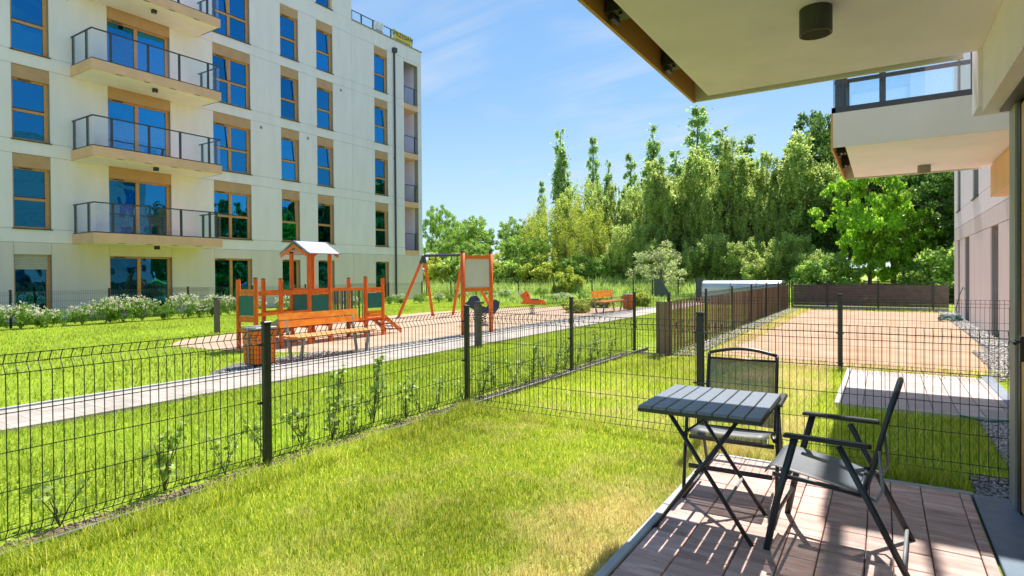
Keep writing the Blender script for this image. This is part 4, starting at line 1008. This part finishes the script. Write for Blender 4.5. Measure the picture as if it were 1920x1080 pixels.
def chair(lab, loc, rz):
    """local: faces -Y"""
    o = thing('folding_chair', lab, 'chair', loc, rz, group='folding mesh armchairs on the terrace'); w = .27
    for s in (-1, 1):
        x = s * w
        fl = MB().tube([(x, -.30, .012), (x, -.245, .30), (x, -.165, .615)], .012, 10, flat=(.011, .017)).build('front_leg', M['tube'], o, True); MB().tube([(x, -.304, 0), (x, -.298, .025)], .015, 8, flat=(.015, .021)).build('foot', M['rubber'], fl)
        x2 = s * (w + .0)
        rl = MB().tube([(x2 - s * .024, .31, .012), (x2 - s * .024, .17, .30), (x2 - s * .024, .02, .60)], .012, 10, flat=(.011, .015)).build('rear_leg', M['tube'], o, True); MB().tube([(x2 - s * .024, .315, 0), (x2 - s * .024, .303, .025)], .015, 8, flat=(.015, .019)).build('foot', M['rubber'], rl)
        MB().box(x - .022, x + .022, -.215, .155, .616, .634, bev=.007).build('armrest', M['black'], o)
        MB().tube([(x - s * .05, .12, .385), (x - s * .05, .16, .52), (x - s * .05, .205, .72), (x - s * .05, .245, .86)], .012, 8).build('back_frame', M['tube'], o, True)
        MB().tube([(x - s * .05, .12, .385), (x - s * .05, .17, .36), (x - s * .05, .195, .42), (x - s * .045, .18, .60)], .008, 8).build('hinge_bar', M['metal_grey'], o, True)
        MB().tube([(x - s * .012, -.27, .42), (x - s * .05, -.05, .395), (x - s * .05, .12, .375)], .011, 8).build('seat_rail', M['tube'], o, True)
    n = 12
    MB().tube([(-.22 + .44 * i / n, .245 + .012 * sin(pi * i / n), .86 + .035 * sin(pi * i / n)) for i in range(n + 1)], .012, 8).build('top_rail', M['tube'], o, True)
    MB().tube([(-.22, .232, .825), (.22, .232, .825)], .008, 8).build('upper_crossbar', M['tube'], o, True)
    MB().tube([(-.245, -.262, .20), (.245, -.262, .20)], .012, 6, flat=(.008, .015)).build('stretcher', M['tube'], o)
    MB().tube([(-.25, -.225, .375), (.25, -.225, .375)], .012, 6, flat=(.008, .014)).build('stretcher', M['tube'], o)
    MB().tube([(-.24, .275, .09), (.24, .275, .09)], .009, 8).build('rear_stretcher', M['metal_grey'], o, True)
    MB().tube([(-.22, .10, .375), (.22, .10, .375)], .010, 8).build('seat_crossbar', M['tube'], o, True)
    # seat sling
    prof = [(-.315, .405), (-.305, .435), (-.27, .45), (-.15, .43), (0, .405), (.09, .385), (.115, .375)]
    vs = []; m_ = 8
    for (y, z) in prof:
        for i in range(m_ + 1): xx = -.222 + .444 * i / m_; vs.append((xx, y, z - .010 * (1 - (xx / .222) ** 2)))
    fs = [(j * (m_ + 1) + i, j * (m_ + 1) + i + 1, (j + 1) * (m_ + 1) + i + 1, (j + 1) * (m_ + 1) + i) for j in range(len(prof) - 1) for i in range(m_)]
    st = MB().add(vs, fs).build('seat', M['fabric'], o, True)
    sd = st.modifiers.new('thick', 'SOLIDIFY'); sd.thickness = .003
    prof = [(.125, .40), (.155, .52), (.19, .68), (.230, .822)]; vs = []
    for (y, z) in prof:
        for i in range(m_ + 1): xx = -.208 + .416 * i / m_; vs.append((xx, y + .012 * (1 - (xx / .208) ** 2), z))
    fs = [(j * (m_ + 1) + i, j * (m_ + 1) + i + 1, (j + 1) * (m_ + 1) + i + 1, (j + 1) * (m_ + 1) + i) for j in range(len(prof) - 1) for i in range(m_)]
    bk = MB().add(vs, fs).build('backrest', M['fabric'], o, True)
    sd = bk.modifiers.new('thick', 'SOLIDIFY'); sd.thickness = .003
    return o
chair('folding mesh armchair behind the table with its back to the fence', (-.81, 4.0, 0), radians(2))
chair('folding mesh armchair in front on the right seen from its side', (-.185, 3.39, 0), radians(-93))

# ------------------------------------------------------------------ vegetation
def rot_rand(n, flat=0.0):
    """random orthonormal pairs"""
    a = RNG.normal(size=(n, 3)); a[:, 2] *= (1 - flat * .0); a /= np.linalg.norm(a, axis=1)[:, None]
    b = RNG.normal(size=(n, 3)); b -= (b * a).sum(1)[:, None] * a; b /= np.linalg.norm(b, axis=1)[:, None]
    return a, b
def leaf_cloud(C, size, asp=.62, up=.35):
    """one pointed quad per centre"""
    n = len(C); a, b = rot_rand(n)
    nrm = np.cross(a, b); s = size * (.6 + .8 * RNG.random(n))[:, None]
    V = np.zeros((n, 4, 3)); V[:, 0] = C - a * s * .5; V[:, 1] = C + b * s * .5 * asp; V[:, 2] = C + a * s * .5; V[:, 3] = C - b * s * .5 * asp
    return V.reshape(-1, 3)
def crown_mesh(name, C, size, m, asp=.62):
    V = leaf_cloud(C, size, asp); n = len(C)
    me_o = bigmesh(name, V, 4, np.arange(4 * n), m); me = me_o.data; bpy.data.objects.remove(me_o); return me
def clumps(cent, rad, per, squash=(1, 1, 1), shell=.55):
    out = []
    for c, r in zip(cent, rad):
        k = max(3, int(per * r * r)); d = RNG.normal(size=(k, 3)); d /= np.linalg.norm(d, axis=1)[:, None]
        t = (shell + (1 - shell) * RNG.random(k)) ** 1 * (RNG.random(k) ** .25)
        out.append(np.array(c) + d * (r * t)[:, None] * np.array(squash))
    return np.concatenate(out)
def limbs(mb, cent, h, n, base=.25, r=.05):
    pk = RNG.choice(len(cent), min(n, len(cent)), replace=False)
    for i in pk:
        c = Vector(cent[i]); z0 = max(.15 * h, min(c.z - .12 * h, .8 * h)); s = Vector((0, 0, z0)); mid = s.lerp(c, .55) + Vector((0, 0, .03 * h))
        mb.tube([s, mid, c], [r * .7, r * .4, r * .15], 5, cap=False)
def make_tree(kind, seed, n_leaf=1.0):
    """unit models built in metres; returns (crown mesh, trunk mesh)"""
    global RNG
    RNG = np.random.default_rng(seed); tr = MB()
    if kind == 'poplar':
        h = 12; cent = []; rad = []
        sp_ = [(0, 0, 1.0, 1.0)] + [(.75 * cos(q_) * RNG.uniform(.6, 1.1), .75 * sin(q_) * RNG.uniform(.6, 1.1), RNG.uniform(.55, .88), RNG.uniform(.55, .8)) for q_ in RNG.random(4) * 6.28]
        for sx0, sy0, hh, ww in sp_:
            for i in range(int(70 * hh * ww)):
                t = RNG.random(); z = 1.0 + t * (h * hh - 1.5); R = 1.0 * ww * (math.sin(pi * min(1, .22 + .70 * t)) ** .55) * (1.05 - .3 * t); a = RNG.random() * 6.28; q = R * RNG.random() ** .5
                cent.append((sx0 * (.4 + .6 * min(1, t * 2)) + q * cos(a) + .08 * sin(z * 1.3 + seed), sy0 + q * sin(a), z)); rad.append((.22 + .26 * RNG.random()) * (1.1 - .3 * t))
        C = clumps(cent, rad, 620 * n_leaf, (1, 1, 1.4), .3); C = np.concatenate([C, C[RNG.choice(len(C), len(C) // 5)] + RNG.normal(size=(len(C) // 5, 3)) * .22])
        cm = crown_mesh('crown', C, .19, M['poplar_leaf'], .8)
        tr.tube([(0, 0, -.3), (0, 0, h * .5), (0, 0, h * .95)], [.2, .12, .02], 8); bark = M['bark']; limbs(tr, cent, h, 24, r=.05)
    elif kind == 'birch':
        h = 10; cent = []; rad = []
        sp_ = [(0, 0, 1.0)] + [(1.25 * cos(q_) * RNG.uniform(.5, 1.1), 1.25 * sin(q_) * RNG.uniform(.5, 1.1), RNG.uniform(.62, .93)) for q_ in RNG.random(4) * 6.28]
        for sx0, sy0, hh in sp_:
            for i in range(int(110 * hh)):
                t = RNG.random() ** .85; z = .2 + t * (h * hh - .5); R = 1.45 * (math.sin(pi * min(1, .30 + .58 * t))) ** .6 * (1.08 - .28 * t); a = RNG.random() * 6.28; q = R * RNG.random() ** .5
                cent.append((sx0 * (.35 + .65 * min(1, t * 1.6)) + q * cos(a), sy0 * (.35 + .65 * min(1, t * 1.6)) + q * sin(a), z)); rad.append(.16 + .26 * RNG.random())
        C = clumps(cent, rad, 620 * n_leaf, (.8, .8, 2.1), .15)
        # hanging twigs
        nt = 1100; base = C[RNG.choice(len(C), nt)]; T_ = np.concatenate([base + np.array((0, 0, -.10 * k_)) + RNG.normal(size=base.shape) * .035 for k_ in range(10)]); T_[:, 2] = np.maximum(T_[:, 2], .3)
        C = np.concatenate([C, T_])
        cm = crown_mesh('crown', C, .155, M['birch_leaf'], .65)
        tr.tube([(0, 0, -.3), (.1, 0, h * .3), (-.05, .1, h * .65), (0, 0, h * .96)], [.13, .10, .06, .015], 8)
        for sx0, sy0, hh in sp_[1:4]: tr.tube([(.1, 0, .2), (sx0 * .6, sy0 * .6, h * hh * .4), (sx0, sy0, h * hh * .9)], [.08, .06, .012], 6)
        bark = M['birch_bark']; limbs(tr, cent, h, 22, r=.035)
    elif kind in ('broad', 'dark', 'maple', 'willow', 'pale', 'alder'):
        h = {'alder': 7, 'broad': 8, 'dark': 8, 'maple': 7.2, 'willow': 7, 'pale': 3.2}[kind]; RX = {'alder': 2.5, 'broad': 3.2, 'dark': 3.2, 'maple': 2.5, 'willow': 2.6, 'pale': 1.7}[kind]; cent = []; rad = []
        for i in range({'alder': 190, 'broad': 150, 'dark': 150, 'maple': 120, 'willow': 120, 'pale': 80}[kind]):
            d = RNG.normal(size=3); d /= np.linalg.norm(d); q = RNG.random() ** .33
            lump = 1 + .22 * math.sin(3 * math.atan2(d[1], d[0]) + seed) + .12 * math.sin(5 * d[2] + seed)
            cent.append((d[0] * q * RX * lump, d[1] * q * RX * lump, h * .54 + d[2] * q * h * .43)); rad.append((.32 + .38 * RNG.random()) * (h / 8 if kind != 'pale' else .55))
        sz = {'alder': .16, 'broad': .17, 'dark': .18, 'maple': .20, 'willow': .15, 'pale': .11}[kind]; sq = (1, 1, .75) if kind not in ('willow', 'alder') else (.8, .8, 1.8)
        per = {'alder': 400, 'broad': 430, 'dark': 400, 'maple': 420, 'willow': 430, 'pale': 480}[kind]
        C = clumps(cent, rad, per * n_leaf, sq, .5)
        cm = crown_mesh('crown', C, sz, M[{'alder': 'birch_leaf', 'broad': 'oak_leaf', 'dark': 'dark_leaf', 'maple': 'maple_leaf', 'willow': 'willow_leaf', 'pale': 'pale_leaf'}[kind]], .75 if kind != 'willow' else .35)
        tr.tube([(0, 0, -.3), (.08, 0, h * .25), (0, .08, h * .7)], [.16 * h / 8, .12 * h / 8, .03], 8); bark = M['bark']; limbs(tr, cent, h, 22, r=.06 * h / 8)
    elif kind == 'bush':
        h = 2.2; cent = []; rad = []
        for i in range(60):
            a = RNG.random() * 6.28; q = RNG.random() ** .5; z = RNG.random() ** .8
            cent.append((q * 1.3 * cos(a), q * 1.3 * sin(a), .2 + z * 1.8 * math.sqrt(1 - .8 * q * q))); rad.append(.28 + .2 * RNG.random())
        C = clumps(cent, rad, 1000 * n_leaf, (1, 1, .85), .5); cm = crown_mesh('crown', C, .13, M['oak_leaf' if seed % 2 else 'willow_leaf'], .7)
        tr.tube([(0, 0, -.1), (0, 0, 1.0)], [.05, .02], 6); bark = M['bark']; limbs(tr, cent, h, 10, r=.02)
    return cm, tr.mesh('trunk', bark, True)
LIB = {('poplar', 0): make_tree('poplar', 1), ('poplar', 1): make_tree('poplar', 2), ('birch', 0): make_tree('birch', 3), ('birch', 1): make_tree('birch', 4), ('birch', 2): make_tree('birch', 9),
       ('broad', 0): make_tree('broad', 5), ('broad', 1): make_tree('broad', 6), ('alder', 0): make_tree('alder', 41), ('alder', 1): make_tree('alder', 42), ('dark', 0): make_tree('dark', 15), ('dark', 1): make_tree('dark', 16), ('maple', 0): make_tree('maple', 7), ('willow', 0): make_tree('willow', 8), ('pale', 0): make_tree('pale', 10),
       ('bush', 0): make_tree('bush', 11), ('bush', 1): make_tree('bush', 12)}
HT = {'alder': 7, 'dark': 8, 'poplar': 12, 'birch': 10, 'broad': 8, 'maple': 7.2, 'willow': 7, 'pale': 3.2, 'bush': 2.2}
def tree(kind, v, x, y, top, wid, lab, cat='tree', group=None, name=None, zb=None):
    z = hz(x, y) if zb is None else zb
    o = thing(name or {'poplar': 'poplar_tree', 'birch': 'birch_tree', 'broad': 'broadleaf_tree', 'alder': 'birch_tree', 'dark': 'broadleaf_tree', 'maple': 'maple_tree', 'willow': 'willow_tree', 'pale': 'pale_shrub', 'bush': 'bush'}[kind], lab, cat, (x, y, z), random.uniform(0, 6.28), group)
    s = (top - z) / HT[kind]; o.scale = (s * wid, s * wid, s)
    cm, tm = LIB[(kind, v)]
    link('crown', cm, o); link('trunk', tm, o); return o
G1 = 'tall poplars rising above the birches'; G2 = 'birches in the tree belt behind the gardens'; G3 = 'dense broadleaf trees filling the back of the belt'
tree('poplar', 0, -26.8, 51.4, 16.2, .85, 'tallest slender poplar standing alone against the sky', group=G1)
tree('poplar', 1, -28.5, 50.5, 11.0, .75, 'thin short poplar tip left of the lone tall poplar', group=G1)
tree('poplar', 1, -24.0, 52.8, 15.4, .75, 'slim poplar just right of the lone tall poplar', group=G1)
tree('poplar', 0, -21.9, 51.6, 12.5, .70, 'short narrow poplar right of two taller ones', group=G1)
tree('poplar', 0, -17.7, 52.1, 15.5, .85, 'tall poplar with a leaning tip in the middle of the belt', group=G1)
tree('poplar', 1, -19.6, 51.4, 12.9, .95, 'wider poplar shoulder beside the leaning tall one', group=G1)
tree('poplar', 1, -13.3, 50.6, 16.2, 1.25, 'broadest tallest poplar right under the corner of the grey soffit', group=G1)
tree('poplar', 0, -11.0, 49.5, 13.7, 1.5, 'bushy poplar right of the broadest tallest one', group=G1)
tree('poplar', 1, -9.3, 50.0, 12.8, 1.3, 'ragged topped poplar behind the birches', group=G1)
tree('poplar', 0, -15.2, 50.8, 12.5, 1.3, 'poplar half hidden between two taller ones', group=G1)
BI = [(-23.3, 46, 9.0, .9, 0), (-21.3, 46.5, 10.2, 1.0, 1), (-18.2, 44, 8.6, .95, 2), (-16.2, 43.6, 8.9, 1.0, 0), (-14.0, 41.7, 9.8, 1.0, 1), (-12.6, 42.8, 9.3, .95, 2), (-11.3, 42.3, 10.4, 1.0, 0), (-9.9, 42.9, 10.1, .9, 1), (-8.7, 42.0, 10.8, 1.0, 2),
      (-7.5, 43, 9.3, .9, 0), (-6.5, 42.2, 9.6, .9, 1), (-5.6, 43.2, 8.8, .85, 2), (-4.6, 41.5, 10.4, 1.05, 0), (-3.3, 42.4, 9.0, .9, 1), (-13.1, 40.3, 7.4, .9, 0), (-10.2, 40.2, 7.8, .9, 1), (-7.3, 40.4, 7.6, .9, 2), (-5.6, 40.3, 7.2, .9, 0), (-16.0, 41.2, 6.6, .95, 1),
      (-14.8, 38.0, 5.2, 1.5, 2), (-12.6, 36.4, 5.8, 1.45, 0), (-9.4, 36.6, 6.6, 1.4, 1), (-7.0, 36.0, 5.6, 1.5, 2), (-4.6, 36.3, 6.2, 1.45, 0),
      (-11.2, 35.6, 4.4, 1.7, 2), (-6.0, 35.0, 4.0, 1.8, 1), (-3.2, 34.9, 3.9, 1.7, 2)]
BL = ['yellow green birch left of the gap in the belt', 'birch with a pointed crown under the slim poplar', 'birch half hidden beside the willow', 'birch between willow and tall leaning poplar', 'rounded birch below the leaning poplar', 'lighter birch in the middle of the belt', 'tall birch under the broadest poplar', 'narrow birch beside the tall middle one', 'tallest drooping birch of the belt',
      'small birch in the notch right of the tallest one', 'drooping birch in the right half of the belt', 'low birch before the tall conical one', 'tall conical birch at the right end of the belt', 'dark birch beside the bright green maple', 'low front birch behind the pale shrub', 'low front birch with hanging twigs', 'low front birch behind the silver cover', 'low front birch near the fence corner', 'low front birch right of the willow', 'young birch left of the pale shrub', 'young birch above the pale shrub', 'young birch above the silver tunnel cover', 'young birch above the end of the tunnel cover', 'young birch left of the lime green maple', 'low leafy birch clump right of the pale shrub', 'low leafy birch clump over the tunnel cover', 'low leafy birch clump left of the lime maple']
for i_, ((x, y, t, w, v), lab) in enumerate(zip(BI, BL)):
    if y < 37: tree('alder', v % 2, x, y + 1.5, t * .52 + .6, w * .85, lab, group=G2)
    elif y < 41: tree('alder', v % 2, x, y + .6, t * .98, w * .62, lab, group=G2)
    elif i_ % 2: tree('alder', v % 2, x, y, t * .97, w * .52, lab, group=G2)
    else: tree('birch', v, x, y, t, w * 1.15, lab, group=G2)
tree('willow', 0, -21.2, 41.2, 7.9, .95, 'yellow green willow like tree left of the birches')
tree('willow', 0, -24.3, 42.6, 7.0, .95, 'smaller yellow green tree beside the willow')
tree('willow', 0, -18.4, 40.0, 6.6, .85, 'low olive green tree in front of the birches')
tree('maple', 0, -.6, 35.5, 7.9, .72, 'bright lime green maple in full sun behind the brown fence')
tree('maple', 0, .9, 36.6, 5.4, .7, 'smaller lime green maple right of the big one')
tree('dark', 0, -4.2, 50.5, 14.2, .62, 'dark tall broadleaf tree behind the conical birch')
tree('dark', 1, -2.4, 47, 13.2, .7, 'dark tree under the neighbouring balcony')
tree('dark', 0, .6, 46, 12.5, .8, 'dark tree whose tips show through the balcony glass', group=G3)
tree('dark', 1, 3.6, 42, 11.0, .85, 'deep green tree beside the far house corner', group=G3)
tree('dark', 1, 2.6, 38, 7.6, .9, 'shaded lower tree at the far house corner', group=G3)
tree('dark', 0, -2.3, 40.5, 7.0, .7, 'shaded tree between conical birch and maple', group=G3)
LL = [(-38.2, 46.5, 9.0, .62, 1, 'dark feathery tree just past the corner of the far block'), (-34.9, 45.5, 6.8, .75, 0, 'low round tree past the corner of the far block'), (-30.8, 42.3, 7.0, .8, 1, 'bright round tree above the swing frame'), (-28.1, 44.5, 6.9, .8, 0, 'round tree behind the notice board'), (-26.2, 45.5, 7.0, .8, 1, 'round dark tree left of the willow'),
      (-33.0, 40.5, 5.0, .8, 0, 'low spreading tree behind the swing frame'), (-36.5, 49, 7.2, .8, 0, 'far tree behind the far block corner'), (-24.8, 39.6, 4.8, .9, 1, 'low dark tree right of the notice board'), (-28.8, 39.4, 4.6, .9, 0, 'low rounded tree between swing frame and notice board'), (-22.5, 39.0, 4.7, .8, 0, 'low dark tree under the yellow green willow')]
for x, y, t, w, v, lab in LL: tree('broad', v, x, y, t, w, lab)
# rear mass that closes the gaps low down
for i, (x, y, t) in enumerate([(-40, 56, 7), (-35, 57, 7), (-20, 56, 8), (-16, 57, 9), (-12, 56, 9.5), (-8, 56, 10), (-4, 57, 10), (0, 56, 10), (5, 54, 11), (9, 50, 11), (9.5, 42, 10), (14, 38, 10), (19, 35, 9), (6.5, 30, 8.5), (10.5, 32, 9.5), (15, 30, 9), (7, 36, 9.5)]):
    tree('dark', i % 2, x, y, t, 1.0, 'dark broadleaf tree at the back of the belt', group=G3)
BU = [(-29.4, 38.5, 3.6, 1.2, 0), (-31.5, 37.5, 3.2, 1.2, 1), (-27.6, 38, 3.4, 1.2, 0), (-25.2, 37.4, 3.1, 1.2, 1), (-23.0, 37.2, 3.0, 1.1, 0), (-21.0, 37.4, 2.9, 1.2, 1), (-18.8, 38.6, 3.1, 1.2, 0), (-16.6, 39.3, 3.0, 1.2, 0), (-14.4, 39.3, 2.9, 1.2, 0), (-12.2, 39.8, 3.1, 1.3, 0),
      (-10.0, 39.5, 3.0, 1.3, 0), (-7.8, 39.8, 3.2, 1.3, 0), (-5.6, 39.5, 3.0, 1.3, 0), (-3.6, 39.8, 3.2, 1.3, 0), (2.8, 34.5, 2.9, 1.2, 0), (-2.4, 34.6, 2.6, 1.1, 0), (4.6, 33.5, 3.2, 1.2, 0)]
for x, y, t, w, v in BU: tree('bush', v, x, y, t, w, 'bushy green shrub on the bank before the tree belt', cat='bush', group='bushes at the foot of the tree belt')
tree('pale', 0, -10.7, 32.6, 3.3, .95, 'pale silvery shrub beside the far bench', cat='shrub')
tree('bush', 1, -16.2, 31.9, 1.9, .8, 'greyish bush behind the back fence near the orange horse', cat='bush')
tree('bush', 1, -10.1, 23.0, .6, 1.6, 'low green bush left of the far bench', cat='bush'); tree('bush', 1, -9.5, 19.4, .45, 1.6, 'low clipped green bush behind the far bench', cat='bush'); tree('bush', 1, -10.5, 21.3, .5, 1.6, 'low green bush at the edge of the sand', cat='bush')
tree('bush', 1, -8.95, 24.6, .75, 1.2, 'yellow green bush right of the far bin', cat='bush')

# flowering bed along the far block
def flower_bush(seed, fl=.45):
    global RNG
    RNG = np.random.default_rng(seed); cent = []; rad = []
    for i in range(26):
        a = RNG.random() * 6.28; q = RNG.random() ** .5; cent.append((.42 * q * cos(a), .42 * q * sin(a), .12 + .46 * RNG.random() * math.sqrt(1 - .5 * q * q))); rad.append(.10 + .08 * RNG.random())
    C = clumps(cent, rad, 3800, (1, 1, 1.1), .4); cm = crown_mesh('foliage', C, .055, M['bed_leaf'], .5)
    nf = 120; a = RNG.random(nf) * 6.28; q = RNG.random(nf) ** .5 * .5; z = .30 + .36 * RNG.random(nf) * np.sqrt(1 - .6 * (q / .5) ** 2)
    Cf = np.stack([q * np.cos(a), q * np.sin(a), z + .06], 1)
    Cf = np.concatenate([Cf + RNG.normal(size=Cf.shape) * .018 for _ in range(5)]); fm = crown_mesh('blossom', Cf, .036, M['flower'], .9)
    st = MB()
    for i in range(10):
        b = RNG.random() * 6.28; st.tube([(0, 0, 0), (.2 * cos(b), .2 * sin(b), .3), (.4 * cos(b), .4 * sin(b), .55)], [.008, .006, .003], 4)
    return cm, fm, st.mesh('stem', M['green_bar'])
FB = [flower_bush(21), flower_bush(22), flower_bush(23)]
def fbush(x, y, s, i, lab, fl=True):
    o = thing('flowering_bush', lab, 'flowering bush', (x, y, 0), random.uniform(0, 6.28), 'white flowering bushes along the far fence'); o.scale = (s, s, s * random.uniform(.8, 1.25))
    cm, fm, sm = FB[i % 3]; link('foliage', cm, o); link('stem', sm, o)
    if fl: link('blossom', fm, o)
i = 0; y = 3.2
while y < 14.2:
    fbush(-20.35 + random.uniform(-.1, .1), y, random.uniform(.72, 1.1), i, 'white flowering bush in the bed below the far block', fl=(i % 5 != 3)); i += 1; y += .55 + random.uniform(-.08, .1)
y = 14.6
while y < 30:
    fbush(-20.0 + random.uniform(-.3, .5) + max(0, y - 22) * .35, y, random.uniform(.7, 1.0), i, 'lower flowering bush in the bed behind the playground', fl=(i % 2 == 0)); i += 1; y += .75 + random.uniform(-.1, .3)
for k_ in range(12): fbush(-17.5 + k_ * .75, 25.2 + random.uniform(-.5, .6), random.uniform(.6, .9), i, 'lower flowering bush in the bed behind the playground', fl=k_ % 3 == 0); i += 1

# young shrubs along the long fence
def young_shrub(seed, h):
    global RNG
    RNG = np.random.default_rng(seed); st = MB(); C = []
    for i in range(RNG.integers(4, 7)):
        b = RNG.random() * 6.28; l = RNG.uniform(.06, .20); hh = h * RNG.uniform(.55, 1.0)
        pts = [Vector((0, 0, 0)), Vector((l * .35 * cos(b), l * .35 * sin(b), hh * .4)), Vector((l * .8 * cos(b), l * .8 * sin(b), hh * .75)), Vector((l * 1.2 * cos(b), l * 1.2 * sin(b), hh))]
        st.tube(pts, [.005, .004, .003, .0015], 5)
        for k2 in range(int(24 * hh / .6)):
            t = RNG.uniform(.18, 1.0) * 3; j = min(2, int(t)); p = pts[j].lerp(pts[j + 1], t - j)
            q = np.array(p) + RNG.normal(size=3) * .030; C.append(q)
            if RNG.random() < .25: st.tube([p, Vector(q)], .0012, 3, cap=False)
    C = np.array(C); return crown_mesh('foliage', C, .066, M['shrub_leaf'], .6), st.mesh('stem', M['bark'])
YS = [young_shrub(31 + i, h_) for i, h_ in enumerate((.42, .62, .72, .58, .50, .66))]
ypos = [(1.42, 0, .95), (2.02, 1, 1.0), (2.42, 3, .75), (2.78, 4, .9), (3.12, 1, .85), (3.38, 2, 1.05), (3.60, 3, .9), (3.95, 2, 1.12), (4.3, 5, .9), (4.55, 4, .8), (4.85, 3, .8), (5.25, 0, .9), (5.6, 5, .9), (6.0, 1, .9), (6.35, 3, .9), (6.75, 2, .8), (7.1, 5, .9), (7.5, 4, 1.), (7.9, 1, .8), (8.3, 3, .9), (8.7, 5, .85), (9.1, 2, .8), (9.5, 4, .9)]
NL = ['lowest young shrub at the left end behind the garden fence', 'tall thin young shrub left of the first fence post', 'young shrub close to the left side of the first fence post', 'pale young shrub just right of the first fence post', 'dark leafy young shrub second to the right of the first post',
      'tall leggy young shrub reaching over the path edge behind the fence', 'bushy young shrub in the middle of the second fence bay', 'tallest young shrub in the second fence bay with leaves against the path', 'young shrub right of the tallest one in the second bay', 'small young shrub left of the corner fence post', 'small young shrub directly behind the corner fence post']
for q_, (y, v, s) in enumerate(ypos):
    far = q_ >= len(NL)
    o = thing('young_shrub', 'young leafy shrub behind the fence beyond the corner post' if far else NL[q_], 'shrub', (-4.02 + random.uniform(-.06, .05), y, 0), random.uniform(0, 6.28), 'young shrubs planted along the long fence')
    s *= .86; o.scale = (s, s, s); cm, sm = YS[v]; link('foliage', cm, o); link('stem', sm, o)

# scattered litter: dry leaves and clippings blown on the terrace
RNG = np.random.default_rng(77)
n_ = 260; C_ = np.stack([RNG.uniform(-1.05, .45, n_), RNG.uniform(1.2, 4.55, n_), np.full(n_, .042)], 1)
V_ = leaf_cloud(C_, .013, .5); V_[:, 2] = .040 + np.abs(V_[:, 2] - .042) * .25
tag(bigmesh('leaf_litter', V_, 4, np.arange(4 * n_), mat('dry_litter', (.20, .15, .08), .9, .3, 3)), 'dry leaf crumbs scattered over the terrace slabs', kind='stuff')
